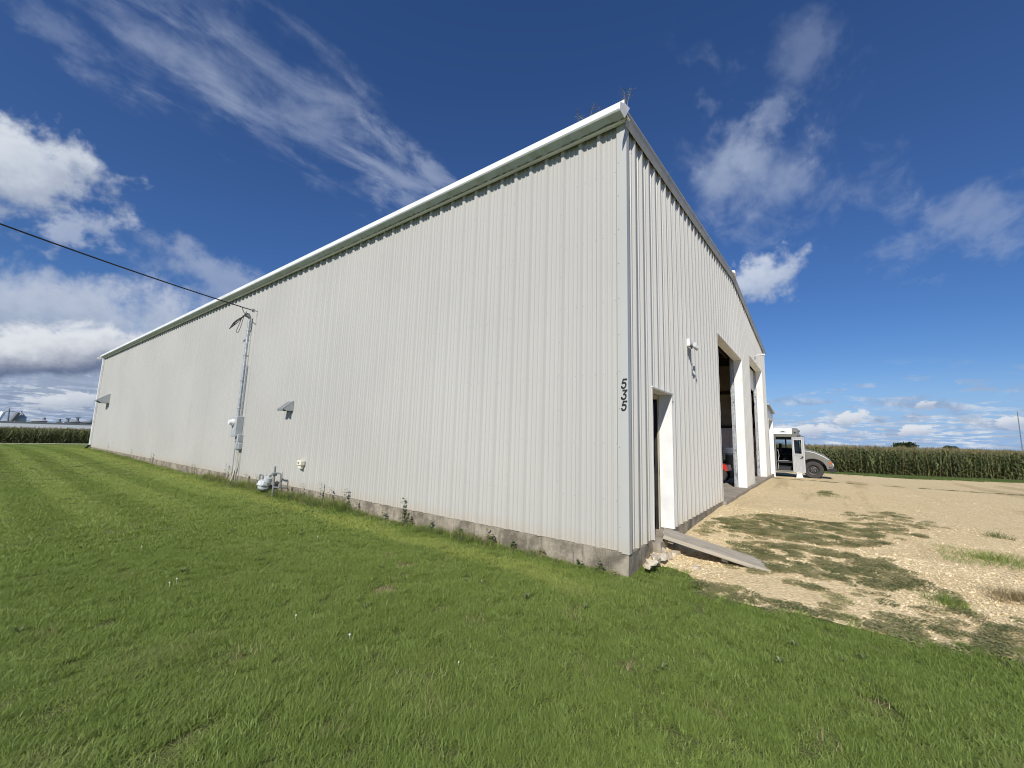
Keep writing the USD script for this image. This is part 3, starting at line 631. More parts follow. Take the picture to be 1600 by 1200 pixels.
obj('upper_box', rbox(-.10, .03, -.10, .08, 1.01, 1.24, .015), M['grey_metal'], nb)
obj('lower_box', rbox(-.12, .03, -.13, .09, .78, 1.0, .03), M['grey_metal'], nb)
obj('thin_pipe', tube(bend([(-.05, .03, .79), (-.05, .05, .2), (-.12, .16, -.28)], .2), .011, 8), M['cream'], nb)
obj('thin_pipe', tube(bend([(-.05, -.05, .79), (-.05, -.05, .2), (-.08, -.04, -.28)], .2), .011, 8), M['cream'], nb)
tl = np.linspace(0, 21, 60); th = math.radians(-17)
pl_ = thing('power_line', 'black overhead service cable running from sky to the mast head', 'cable', (-.10, my - .28, 5.12))
P3 = np.c_[-np.cos(th) * tl, np.sin(th) * tl, -.018 * tl + .0064 * tl ** 2]
P3b = P3 + np.c_[np.zeros(60), .012 * np.cos(tl * 9), .012 * np.sin(tl * 9)]
obj('cable', tube(P3, .017, 8), M['cable'], pl_)
obj('wrapped_cable', tube(P3b[::1], .009, 6), M['cable'], pl_)
obj('dead_end_clamp', [tube([(-.05, -.015, .0), (-.4, -.13, -.012)], .02, 8), tube(bend([(-.35, -.11, -.01), (-.25, .1, -.05), (-.14, .28, -.08)], .1), .012, 6)], M['dark_grey'], pl_)

# ------------------------------------------------------------------ hoods, gas meter, small box
def vent(label, y0, y1, d, zt, zl, lip):
    t = thing('vent_hood', label, 'vent hood', (0, (y0 + y1) / 2, zl)); h = (y1 - y0) / 2; H = zt - zl
    obj('hood_top', hull((0.03, -h, H), (0.03, h, H), (-d, -h, lip), (-d, h, lip), (0.03, -h, H - .012), (0.03, h, H - .012), (-d, -h, lip - .012), (-d, h, lip - .012)), M['dark_grey'], t)
    for s in (-1, 1): obj('cheek', prism([(.03, H - .013), (.03, 0), (-d * .62, 0), (-d + .01, lip - .013)], 'y', s * h - .004, s * h + .004), M['grey_metal'], t)
    obj('lip', box(-d - .004, -d + .008, -h, h, lip - .06, lip), M['dark_grey'], t)
    obj('duct', box(-d * .55, .03, -h + .012, h - .012, .004, .03), M['dark_grey'], t)
    return t
vent('small grey sloped vent hood on the long wall right of the mast', 9.12, 9.44, .22, 2.18, 1.91, .05)
vent('large dark grey vent hood near the far end of the long wall', 32.6, 33.4, .54, 3.34, 2.76, .14)
GY = 9.50
gm = thing('gas_meter', 'pale blue gas meter with dark piping low on the long wall', 'gas meter', (-.22, GY, -.24))
obj('meter_body', [rbox(-.10, .08, .12, .42, .08, .34, .04), rbox(-.12, .10, .10, .44, .17, .27, .03)], M['gasblue'], gm, smooth=40)
obj('index_cover', rbox(-.125, -.09, .2, .34, .2, .3, .01), M['lens'], gm)
obj('regulator', [cone((-.02, .02, .33), (-.02, -.02, .43), .11, .09, 20), cyl((-.02, .0, .28), (-.02, 0, .34), .05, 14), cyl((-.02, -.02, .42), (-.02, -.03, .49), .035, 12)], M['gasblue'], gm, smooth=40)
obj('inlet_pipe', tube(bend([(0, .36, .34), (0, .36, .44), (0, .56, .46), (0, .58, -.1)], .05), .02, 10), M['dark_grey'], gm)
obj('outlet_pipe', tube(bend([(0, .18, .34), (0, .18, .46), (0, -.05, .47), (0, -.28, .56), (0, -.62, .56), (.02, -.62, .22), (.2, -.62, .2)], .04), .02, 10), M['dark_grey'], gm)
obj('riser', tube([(0, -.28, .72), (0, -.28, -.1)], .024, 10), M['dark_grey'], gm)
obj('valve', [cyl((-.04, -.28, .52), (.05, -.28, .52), .04, 12), rbox(-.05, -.03, -.32, -.24, .5, .56, .005)], M['dark_grey'], gm)
obj('lower_pipe', tube([(0, -.28, .2), (0, -.62, .22)], .018, 10), M['dark_grey'], gm)
p = at_plane(0, -.03, 470, 726)
jb = thing('junction_box', 'small cream plastic box on the long wall above the weeds', 'utility box', (0, p[1], p[2]))
obj('cover', rbox(-.09, .02, -.10, .10, -.02, .10, .012), M['cream'], jb)
obj('lower_body', rbox(-.065, .02, -.06, .07, -.10, -.02, .01), M['cream'], jb)
obj('latch', rbox(-.098, -.088, -.02, .03, .02, .07, .004), M['dark_grey'], jb)

# ------------------------------------------------------------------ ramp of two boards, broken concrete
rs = (at_plane(1, -.06, 1030, 836) + at_plane(1, -.06, 1049, 826)) / 2; rs[2] = max(rs[2], -.075); re = at_plane(2, -.225, 1199, 883)
ax = re - rs; ln = np.linalg.norm(ax); ax /= ln; sd_ = np.cross([0, 0, 1], ax); sd_ /= np.linalg.norm(sd_); nn = np.cross(ax, sd_)
rp = UsdGeom.Xform.Define(stage, numbered('/World', 'plank_ramp')); rp.AddTransformOp().Set(Gf.Matrix4d(*ax, 0, *sd_, 0, *nn, 0, *rs, 1))
rp = tag(rp, 'weathered plank ramp sloping from the walk door down to the gravel', 'ramp')
for k, (y0, y1, x0, x1, dz) in enumerate(((-.265, -.002, -.02, ln - .02, .0), (.004, .255, -.03, ln + .03, .004))):
    b = box(x0, x1, y0, y1, -.052 + dz, dz); b = rough(b, .05, .003, 9, 20 + k)
    v = b.vertices; e = v[:, 0] > x1 - .03; v[e, 0] -= .05 * meshkit.noise(v[e] * 30, 4); b.vertices = v
    obj('board', b, M['board'], rp)
for x in (.05, .75): obj('cleat', rbox(x, x + .08, -.22, .21, -.095, -.053, .006), M['board'], rp)
chunks = [(1013, 880, .17, .06), (1024, 868, .19, .08), (1036, 867, .18, .07), (1038, 857, .19, .06), (1041, 875, .20, .09), (1054, 862, .26, .06), (1030, 881, .11, .05), (1018, 874, .18, .06), (1047, 868, .13, .05)]
lab = ['flat white lump of broken concrete lowest at the building corner', 'white broken concrete lump against the step front', 'pale upright broken concrete lump below the door step', 'small concrete lump tucked under the ramp start', 'yellowish concrete lump in front of the rubble heap', 'oblong concrete piece lying in the ramp shadow', 'small white chip at the edge of the lawn by the corner', 'tilted white slab piece leaning on the footing', 'grey chip between rubble heap and ramp']
def chunk(px, py, w, h, label, y=None, k=0):
    p = at_plane(2, -.27, px, py)
    for _ in range(12): p = at_plane(2, float(gh(p[0], min(p[1], -.09))) + .03, px, py)
    if y is not None and p[1] > -.13 - h: p = at_plane(1, -.13 - .03 * (k % 3), px, py)
    g = float(gh(p[0], p[1])); r2 = np.random.default_rng(100 + k)
    q = r2.uniform(-1, 1, (22, 3)); q = np.sign(q) * np.abs(q) ** .45 * (w / 2, w / 2 * r2.uniform(.45, .7), h / 2)
    m = rough(trimesh.convex.convex_hull(q), .04, .006, 25, k)
    t = thing('concrete_chunk', label, 'rubble', (p[0], p[1], max(g, p[2] - h * .6)), r2.uniform(-.5, 1.2))
    m.apply_translation((0, 0, -m.bounds[0][2] - .02)); m = turned(m, r2.uniform(-.25, .25), (1, .3, 0)); obj('lump', m, M['rubble'], t)
for k, (c, l) in enumerate(zip(chunks, lab)): chunk(*c, l, -.20 - .03 * (k % 3), k)
chunk(1088, 885, .17, .06, 'single grey concrete piece lying alone on the gravel', None, 20)

# ------------------------------------------------------------------ things in the garage
mw = thing('riding_mower', 'red riding mower seen behind the jamb inside the nearer bay', 'mower', (12.05, 1.50, 0.0), PI * .5)
obj('hood', hull((.25, -.3, .32), (.25, .3, .32), (.95, -.26, .34), (.95, .26, .34), (.3, -.27, .78), (.3, .27, .78), (.86, -.2, .70), (.86, .2, .70)), M['red'], mw)
obj('fender', [hull(*[(x, y, z) for y in (-.42, .42) for x, z in ((-.75, .42), (-.7, .62), (-.3, .70), (.05, .62), (.12, .40))])], M['red'], mw)
obj('seat', [rbox(-.5, -.1, -.24, .24, .70, .80, .03), rbox(-.58, -.46, -.22, .22, .78, 1.12, .04)], M['black'], mw)
obj('deck', rbox(-.35, .5, -.55, .55, .12, .28, .05), M['black'], mw)
obj('steering_wheel', [tube([(.18 + .07 * math.cos(t), .17 * math.sin(t), .98 + .1 * math.cos(t)) for t in np.linspace(0, 2 * PI, 20)], .014, 6), cyl((.3, 0, .7), (.18, 0, .98), .016, 8)], M['black'], mw)
for x, r, w in ((-.45, .27, .24), (.72, .19, .15)):
    for s in (-1, 1):
        wh = obj('wheel', moved(revolve([(r * .5, -w / 2), (r * .9, -w / 2), (r, -w / 3), (r, w / 3), (r * .9, w / 2), (r * .5, w / 2)], 24, 'y'), (x, s * .42, r)), M['rubber'], mw, smooth=40)
        obj('rim', moved(revolve([(0, -w * .42), (r * .52, -w * .42), (r * .52, w * .42), (0, w * .42)], 18, 'y'), (x, s * .42, r)), M['bin_steel'], wh)
bn = thing('storage_bin', 'black plastic bin with a coil of grey hose on its lid', 'bin', (14.9, 1.32, -.01))
obj('tub', hull(*[(.34 * math.cos(t), .34 * math.sin(t), 0) for t in np.linspace(0, 6.1, 20)], *[(.40 * math.cos(t), .40 * math.sin(t), .98) for t in np.linspace(0, 6.1, 20)]), M['black'], bn, smooth=30)
obj('rim', revolve([(.40, .94), (.43, .95), (.43, 1.0), (.40, 1.0)], 28), M['dark_grey'], bn)
hc = thing('hose_coil', 'grey coiled hose lying on the black bin in the garage', 'hose', (14.9, 1.32, .99))
for k in range(3): obj('coil', tube([((.34 - .02 * k) * math.cos(t), (.34 - .02 * k) * math.sin(t), .045 + .085 * k + .01 * math.sin(3 * t)) for t in np.linspace(0, 2 * PI, 30)], .045, 8), M['liner'], hc, smooth=True)
cr = thing('red_toolbox', 'red tool chest standing on the floor of the farther bay', 'tool chest', (17.0, 1.0, -.01))
obj('cabinet', rbox(-.25, .25, -.2, .5, .05, .62, .015), M['red'], cr)
for k in range(3): obj('drawer', rbox(-.262, -.248, -.17, .47, .1 + k * .17, .25 + k * .17, .003), M['red'], cr)
for x in (-.2, .2):
    for y in (-.15, .45): obj('castor', cyl((x - .02, y, .035), (x + .02, y, .035), .035, 10), M['black'], cr)

# ------------------------------------------------------------------ bus, nose to the right
BX, BY = 23.62, -1.62; BZ = float(gh(BX - .6, BY)) + .005
bus = thing('shuttle_bus', 'grey shuttle bus with white roof and its entrance door open', 'bus', (BX, BY, BZ), -PI / 2)
HW = 1.16
R_ = lambda x0, x1, z0, z1, b=.012: rbox(x0, x1, -HW, -HW + .05, z0, z1, b)
obj('side_panel', [R_(-7.0, -1.70, .36, 1.45), R_(-1.70, -1.64, .30, 2.36), R_(-.90, -.62, .30, 2.36), R_(-7.0, -1.70, 2.1, 2.36), R_(-1.64, -.90, 2.20, 2.36), R_(-1.64, -.90, .27, .36)] + [R_(x, x + .1, 1.45, 2.1) for x in (-6.9, -5.6, -4.3, -3.0)], M['bus'], bus)
L_ = lambda x0, x1, z0, z1, b=.012: rbox(x0, x1, HW - .05, HW, z0, z1, b)
obj('side_panel', [L_(-7.0, -.62, .36, 1.58), L_(-7.0, -.62, 2.08, 2.36)] + [L_(x, x + .07, 1.58, 2.08) for x in (-6.9, -5.6, -4.3, -3.0, -2.02, -1.33, -.70)], M['bus'], bus)
for x0, x1 in ((-2.02 + .07, -1.33), (-1.26, -.70), (-3.0 + .07, -2.02)): obj('side_window', box(x0, x1, HW - .03, HW - .02, 1.58, 2.08), M['glass'], bus)
for x0, x1 in ((-6.8, -5.6), (-5.5, -4.3), (-4.2, -3.0), (-2.9, -1.7)): obj('side_window', box(x0, x1, -HW + .02, -HW + .03, 1.45, 2.1), M['glass'], bus)
obj('rear_panel', rbox(-7.05, -7.0, -HW, HW, .36, 2.4, .01), M['bus'], bus)
rf = Polygon([(-HW - .01, 2.36), (-HW - .01, 2.50), (-HW + .10, 2.66), (-HW + .38, 2.72), (HW - .38, 2.72), (HW - .10, 2.66), (HW + .01, 2.50), (HW + .01, 2.36)])
obj('roof', prism(rf, 'x', -7.05, -.86), M['bus_white'], bus, smooth=25)
obj('roof_cap', [hull(*[(x, y, z) for x, k in ((-.858, 1), (-.64, .995)) for y, z in ((-HW * k, 2.36), (-HW * k, 2.52), (-HW * k + .16, 2.70), (HW * k - .16, 2.70), (HW * k, 2.52), (HW * k, 2.36))], (-.58, -HW * .95, 2.36), (-.58, HW * .95, 2.36), (-.60, -HW * .93, 2.62), (-.60, HW * .93, 2.62))], M['bus'], bus)
obj('roof_hatch', [rbox(-1.45, -1.1, -HW - .03, -HW + .05, 2.46, 2.50, .01), rbox(-1.36, -1.2, -HW - .02, -HW + .06, 2.50, 2.55, .01)], M['dark_grey'], bus)
for y in (-.9, -.45, 0, .45, .9): obj('marker_lamp', [rbox(-.61, -.55, y - .06, y + .06, 2.55, 2.63, .01)], M['dark_grey'], bus)
obj('marker_lamp', rbox(-.76, -.68, -HW - .02, -HW + .01, 2.42, 2.48, .008), M['black'], bus)
obj('floor', box(-7.0, -.55, -HW + .06, HW - .06, .78, .86), M['bus_in'], bus)
obj('dashboard', [box(-.72, -.5, -HW + .06, HW - .06, .86, 1.45)], M['bus_in'], bus)
obj('inner_lining', [box(-7.0, -.66, HW - .075, HW - .055, .86, 1.57), box(-7.0, -1.72, -HW + .055, -HW + .075, .36, 1.44), box(-7.0, -.66, -HW + .06, HW - .06, 2.30, 2.34), box(-2.5, -2.46, -HW + .06, HW - .1, .86, 1.9)], M['bus_in'], bus)
obj('step_well', [box(-1.64, -.9, -HW + .06, -HW + .34, .27, .34), box(-1.64, -.9, -HW + .34, -HW + .64, .34, .56), box(-1.64, -.9, -HW + .64, -HW + .70, .56, .80), box(-1.68, -1.645, -HW + .055, -.3, .3, .86), box(-.895, -.86, -HW + .055, -.3, .3, .86)], M['bus_in'], bus)
for z, y in ((.57, -HW + .35), (.86, -HW + .69)): obj('step_edge', rbox(-1.62, -.93, y - .03, y + .0, z, z + .025, .004), M['bin_steel'], bus)
obj('grab_rail', tube(bend([(-1.58, -HW + .12, .42), (-1.57, -HW + .14, .95), (-1.54, -HW + .35, 1.15), (-1.58, -HW + .2, 1.5)], .1), .016, 8), M['bin_steel'], bus)
obj('driver_seat', [rbox(-1.5, -1.0, .25, .75, 1.15, 1.28, .04), rbox(-1.6, -1.48, .25, .75, 1.2, 1.85, .05), box(-1.4, -1.1, .35, .65, .86, 1.15)], M['bus_in'], bus)
obj('steering_wheel', [tube([(-.80 + .12 * math.cos(t), .5 + .2 * math.sin(t), 1.45 + .16 * math.cos(t)) for t in np.linspace(0, 2 * PI, 22)], .014, 6)], M['black'], bus)
obj('windshield', hull((-.60, -HW + .1, 2.35), (-.60, HW - .1, 2.35), (-.36, -HW + .12, 1.56), (-.36, HW - .12, 1.56), (-.59, -HW + .1, 2.35), (-.59, HW - .1, 2.35), (-.35, -HW + .12, 1.56), (-.35, HW - .12, 1.56)), M['glass'], bus)
for s in (-1, 1): obj('windshield_pillar', tube([(-.60, s * (HW - .05), 2.38), (-.36, s * (HW - .06), 1.50)], .05, 8), M['bus'], bus)
arch = Point(0, .47).buffer(.60, 24)
fend = Polygon([(-.62, .34), (-.62, 1.50), (-.36, 1.46), (.10, 1.36), (.50, 1.16), (.74, .98), (.84, .80), (.86, .66), (.80, .58), (.40, .50), (-.2, .36)]).difference(arch)
hoodp = Polygon([(-.62, .9), (-.62, 1.58), (-.36, 1.57), (.10, 1.46), (.48, 1.28), (.74, 1.06), (.84, .88), (.86, .70)])
for s in (-1, 1):
    a, b = sorted((s * 1.10, s * .62)); fm = prism(fend, 'y', a, b); obj('fender', fm, M['bus'], bus)
    obj('arch_liner', prism(Point(0, .47).buffer(.60, 24).difference(Point(0, .47).buffer(.585, 24)).intersection(Polygon([(-.61, .48), (.61, .48), (.61, 1.2), (-.61, 1.2)])), 'y', *sorted((s * .6, s * 1.095))), M['black'], bus)
    obj('turn_lamp', rbox(.70, .80, *sorted((s * 1.06, s * 1.112)), .80, .92, .01), M['lamp_red'], bus)
    obj('headlight', rbox(.80, .875, *sorted((s * .70, s * 1.02)), .70, .84, .02), M['lens'], bus)
obj('hood', prism(hoodp, 'y', -.63, .63), M['bus'], bus)
obj('hood_crease', [tube([(-.40, -1.0, 1.47), (.08, -1.0, 1.385), (.46, -.98, 1.20), (.68, -.96, 1.03)], .014, 6)], M['bus_white'], bus)
obj('hood_vent', rbox(.38, .56, -1.113, -1.09, 1.02, 1.06, .006), M['dark_grey'], bus)
obj('grille', [box(.862, .87, -.6, .6, z, z + .03) for z in np.arange(.70, .92, .05)], M['black'], bus)
obj('bumper', [hull(*[(x, y, z) for y in (-1.06, 1.06) for x, z in ((.60, .40), (.60, .60), (.92, .62), (.95, .56), (.93, .40), (.84, .36))])], M['black'], bus)
obj('bumper_end', rbox(.66, .80, -1.10, -1.06, .60, .66, .01), M['lens'], bus)
obj('chassis', [box(-6.8, .7, -.5, .5, .42, .75), box(-6.6, -1.7, -1.0, 1.0, .30, .40)], M['black'], bus)
obj('axle', cyl((0, -.9, .455), (0, .9, .455), .07, 10), M['black'], bus)
TY = [(.27, -.13), (.40, -.145), (.44, -.12), (.455, -.07), (.457, .07), (.44, .12), (.40, .145), (.27, .13)]
for x, s in ((0, -1), (0, 1), (-4.6, -1), (-4.6, 1)):
    wh = obj('wheel', moved(revolve(TY, 36, 'y'), (x, s * .96, .455)), M['rubber'], bus, smooth=35)
    rim = revolve([(.27, .12), (.275, .10), (.25, .05), (.20, .03), (.17, .05), (.13, .07), (.12, .02), (.075, .02), (.07, .10), (.0, .105)], 30, 'y')
    if s > 0: pass
    else: rim = turned(rim, PI)
    obj('rim', moved(rim, (x, s * .96, .455)), M['rim'], wh, smooth=30)
    obj('wheel_nut', [cyl((x + .095 * math.cos(t), s * 1.0, .455 + .095 * math.sin(t)), (x + .095 * math.cos(t), s * 1.03, .455 + .095 * math.sin(t)), .014, 6) for t in np.arange(8) * PI / 4], M['bin_steel'], wh)
obj('mirror', [rbox(-.42, -.32, -HW - .30, -HW - .06, 1.80, 2.24, .05), tube([(-.6, -HW + .05, 2.28), (-.44, -HW - .14, 2.27), (-.37, -HW - .18, 2.2)], .016, 6), tube([(-.45, -HW + .05, 1.6), (-.38, -HW - .16, 1.84)], .016, 6)], M['black'], bus)
# door leaf swung forward about its front edge
dl = 0.70; ang = math.radians(38); ux, uy = math.cos(ang), -math.sin(ang)
hx, hy = -.89, -HW - .03
def leaf(u0, u1, z0, z1, t0=-.018, t1=.018, b=.006):
    m = rbox(u0, u1, t0, t1, z0, z1, b); m = turned(m, math.atan2(uy, ux)); return moved(m, (hx, hy, 0))
dr = obj('door', [leaf(0, .10, .30, 2.20), leaf(dl - .11, dl, .30, 2.20), leaf(.10, dl - .11, 2.06, 2.20), leaf(.10, dl - .11, 1.18, 1.27), leaf(.10, dl - .11, .30, .40), leaf(.10, dl - .11, .40, 1.18, -.010, .010)] + [leaf(u, u + .012, .44, 1.10, -.016, .016, .003) for u in (.16, .24, .32, .40, .48)], M['door_grey'], bus)
obj('door_window', leaf(.10, dl - .11, 1.27, 2.06, -.004, .004, .001), M['glass'], dr)
obj('window_frame', [leaf(.10, .125, 1.27, 2.06, -.024, .024), leaf(dl - .135, dl - .11, 1.27, 2.06, -.024, .024), leaf(.125, dl - .135, 2.035, 2.06, -.024, .024), leaf(.125, dl - .135, 1.27, 1.295, -.024, .024)], M['bus_white'], dr)
obj('handle', [leaf(dl - .13, dl - .05, 1.10, 1.16, -.05, -.015), leaf(dl - .25, dl - .10, 1.06, 1.08, -.045, -.03)], M['black'], dr)
sp = at_plane(0, BX - HW - .28, 1250, 748)
st = thing('step_stool', 'white flared step stool on the ground under the bus door', 'stool', (BX - HW - .28, sp[1], float(gh(BX - HW - .28, sp[1]))), -PI / 2)
for s in (-1, 1): obj('side_board', hull((-.16, s * .14, 0), (.16, s * .14, 0), (-.10, s * .12, .26), (.10, s * .12, .26), (-.16, s * .16, 0), (.16, s * .16, 0), (-.10, s * .14, .26), (.10, s * .14, .26)), M['white'], st)
obj('tread', rbox(-.13, .13, -.17, .17, .262, .29, .005), M['white'], st)
obj('front_board', hull((-.15, -.138, .0), (-.15, .138, .0), (-.105, -.118, .258), (-.105, .118, .258), (-.13, -.138, .0), (-.13, .138, .0), (-.09, -.118, .258), (-.09, .118, .258)), M['white'], st)

# ------------------------------------------------------------------ far left: long low building, bins
WY = 140.0
p0, p1 = at_plane(1, WY, 0, 658.6), at_plane(1, WY, 142, 662.6); zt = (p0[2] + p1[2]) / 2
wg = float(gh(0, WY))
wh_ = thing('warehouse', 'long low white warehouse with dark roof edge behind the left cornfield', 'warehouse', (0, WY, wg))
obj('wall', box(-70, 60, 0, 40, -.2, zt - wg - .28), M['bus_white'], wh_)
obj('roof', [box(-70.02, 60.02, -.02, 40.02, zt - wg - .28, zt - wg + .1)], M['dark_grey'], wh_)
for px, hpx in ((68, 9.5), (92.5, 8), (105.5, 9), (120.5, 11), (142.5, 9)):
    q = at_plane(1, WY + 6, px, 660); q2 = at_plane(1, WY + 6, px, 660 + (px) * .028 - hpx); z0 = zt - wg + .1
    s = obj('roof_stack', [cyl((q[0], 6, z0), (q[0], 6, q2[2] - wg), (.27), 10), box(q[0] - .5, q[0] + .5, 5.5, 6.5, z0 - .02, z0 + .28)], M['dark_grey'], wh_)
    if px in (105.5, 120.5): obj('stack_cap', [rbox(q[0] - .45, q[0] + .45, 5.7, 6.3, q2[2] - wg - .1, q2[2] - wg + .1, .05)], M['dark_grey'], s)
for px, w in ((60, 1.5), (117, 1.1), (135, 1.2)):
    q = at_plane(1, WY + 3, px, 660); z0 = zt - wg + .1
    obj('roof_fan', [hull(*[(q[0] + w * r_ * math.cos(t), 3 + w * r_ * math.sin(t), z0 + h_) for r_, h_ in ((.7, .0), (1.0, .3), (.6, .62)) for t in np.linspace(0, 6, 14)])], M['bin_steel'] if px == 60 else M['dark_grey'], wh_)
def far_round(px0, px1, dist):
    a, b = at_dist(px0, 655, dist), at_dist(px1, 655, dist); return (a + b) / 2, np.linalg.norm((b - a)[:2]) / 2
c, r = far_round(21, 41.5, 260); gz = -1.3
ze, zp = at_dist(31, 652.5, 260)[2] - gz, at_dist(30, 643.6, 260)[2] - gz
gb = thing('grain_bin', 'round corrugated steel grain bin rising above the warehouse roof', 'grain bin', (c[0], c[1], gz))
ring = [(r + (.05 if k % 2 else -.05), z) for k, z in enumerate(np.arange(0, ze, .35))]
obj('wall', revolve([(0, 0)] + ring + [(r, ze), (0, ze)], 40), M['bin_steel'], gb)
obj('roof', revolve([(0, ze), (r * 1.04, ze - .05), (r * .18, zp - .4), (r * .16, zp), (0, zp)], 40), M['bin_steel'], gb)
obj('cap', [cyl((0, 0, zp - .1), (0, 0, zp + .5), r * .13, 12)], M['dark_grey'], gb)
q0, q1 = at_dist(15, 660, 258), at_dist(28.5, 644.2, 258)
obj('auger', [tube([q0 - (c[0], c[1], gz), q1 - (c[0], c[1], gz)], .75, 8)], M['dark_grey'], gb)
for k in range(12):
    t = 2 * PI * k / 12; obj('roof_rib', tube([(r * 1.03 * math.cos(t), r * 1.03 * math.sin(t), ze + .03), (r * .2 * math.cos(t), r * .2 * math.sin(t), zp - .36)], .06, 5), M['bin_steel'], gb)
q0, q1 = at_dist(-22, 685, 230), at_dist(5.5, 643.5, 230)
cv = thing('grain_conveyor', 'white inclined grain conveyor at the left edge of the view', 'conveyor', (q0[0], q0[1], q0[2]))
obj('conveyor_tube', tube([(0, 0, 0), q1 - q0], .62, 8), M['bus_white'], cv)
obj('support', [tube([(q1 - q0) * .55 + (s, 0, 0), ((q1 - q0) * .55)[0:2].tolist() + [-1.3 - q0[2]]], .12, 6) for s in (-.5, .5)], M['dark_grey'], cv)
q0, q1 = at_dist(12.3, 662, 240), at_dist(14.7, 638.5, 240)
up = thing('utility_pole', 'grey wooden utility pole standing left of the grain bin', 'utility pole', (q0[0], q0[1], -1.2))
obj('post', cone((0, 0, 0), (q1[0] - q0[0], q1[1] - q0[1], q1[2] + 1.2), .32, .2, 10), M['dark_grey'], up)
obj('crossarm', box(-1.2, 1.2, -.1, .1, q1[2] + .1, q1[2] + .3), M['dark_grey'], up)

# ------------------------------------------------------------------ far right: trees and a mast beyond the corn
def leaf_quads(P, size, r2, flat=.0):
    n = len(P); a = r2.normal(size=(n, 3)); a /= np.linalg.norm(a, axis=1, keepdims=True); b = np.cross(a, r2.normal(size=(n, 3))); b /= np.linalg.norm(b, axis=1, keepdims=True)
    s = size * r2.uniform(.6, 1.4, (n, 1)); V = np.stack([P - a * s, P - b * s * .5, P + a * s, P + b * s * .5], 1).reshape(-1, 3); i = np.arange(n)[:, None] * 4
    return trimesh.Trimesh(V, np.vstack([i + [0, 1, 2], i + [0, 2, 3]]), process=False)
def tree(px, top, half, dist, label, sd):
    r2 = np.random.default_rng(sd); b = at_dist(px, 700, dist); g = -.6; zt = at_dist(px, top, dist)[2] - g
    w = np.linalg.norm((at_dist(px + half, 700, dist) - at_dist(px - half, 700, dist))[:2]) / 2
    t = thing('tree', label, 'tree', (b[0], b[1], g)); obj('trunk', [cone((0, 0, 0), (0, 0, zt * .6), .45, .2, 10)] + [cone((0, 0, zt * .3), (w * .6 * math.cos(a), w * .6 * math.sin(a), zt * .7), .18, .06, 6) for a in r2.uniform(0, 6.3, 7)], M['bark'], t)
    cs = np.c_[r2.normal(0, w * .42, 26), r2.normal(0, w * .42, 26), r2.uniform(zt * .38, zt * .86, 26)]; d = np.hypot(cs[:, 0], cs[:, 1]) / w
    cs[:, 2] = np.minimum(cs[:, 2], zt * (.97 - .35 * d ** 2)) - .3; rr = r2.uniform(.22, .4, 26) * w
    P = np.vstack([c + r2.normal(size=(150, 3)) * rad * (.55, .55, .4) for c, rad in zip(cs, rr)]); P = P[P[:, 2] < zt]
    obj('crown', leaf_quads(P, .55, r2), M['tree_leaf'], t)
tree(1414, 690.2, 17, 330, 'dark round tree showing above the right cornfield, the bigger one', 41)
tree(1404, 691.5, 9, 340, 'small dark tree at the left shoulder of the bigger one', 42)
tree(1485, 696.5, 12, 420, 'low dark treetop barely above the corn, nearer the right edge', 43)
q0, q1 = at_dist(1597, 700, 520), at_dist(1587.2, 643, 520)
rm = thing('radio_mast', 'thin grey radio mast beyond the cornfield at the right edge', 'radio mast', (q0[0], q0[1], -.6)); H = q1[2] + .6
legs = [(.35 * math.cos(t), .35 * math.sin(t)) for t in (0, 2.094, 4.189)]
for x, y in legs: obj('leg', tube([(x, y, 0), (x * .5, y * .5, H)], .10, 5), M['dark_grey'], rm)
obj('bracing', [tube([(*np.array(legs[k]) * (1 - .5 * z / H), z), (*np.array(legs[(k + 1) % 3]) * (1 - .5 * (z + 1.2) / H), z + 1.2)], .05, 4) for z in np.arange(0, H - 1.3, 1.2) for k in range(3)], M['dark_grey'], rm, kind='stuff')

# ------------------------------------------------------------------ vegetation built from real blades and leaves
def blades(n, size, h, w, r2, lean=.45, curl=.5, segs=2):
    """a patch of n curved blades on a square"""
    P = np.c_[r2.uniform(-size / 2, size / 2, (n, 2)), np.zeros(n)]; az = r2.uniform(0, 2 * PI, n); hh = h * r2.uniform(.55, 1.25, n); ww = w * r2.uniform(.7, 1.3, n)
    ln_ = lean * r2.uniform(.1, 1.4, n); dirv = np.c_[np.cos(az), np.sin(az), np.zeros(n)]; tw = az + PI / 2 + r2.uniform(-.7, .7, n); side = np.c_[np.cos(tw), np.sin(tw), np.zeros(n)]
    rows = []
    for k in range(segs + 1):
        t = k / segs; c = P + dirv * (hh * ln_ * (t * (1 - curl) + t * t * curl))[:, None] + np.c_[np.zeros((n, 2)), hh * (t - .18 * ln_ * t * t)]
        wd = ww * (1 - t) ** .6 if k < segs else ww * .06
        rows += [c - side * wd[:, None] / 2, c + side * wd[:, None] / 2]
    V = np.stack(rows, 1).reshape(-1, 3); m = 2 * (segs + 1); i = np.arange(n)[:, None] * m; Fc = []
    for k in range(segs): a = 2 * k; Fc += [i + [a, a + 1, a + 3], i + [a, a + 3, a + 2]]
    return trimesh.Trimesh(V, np.vstack(Fc), process=False)
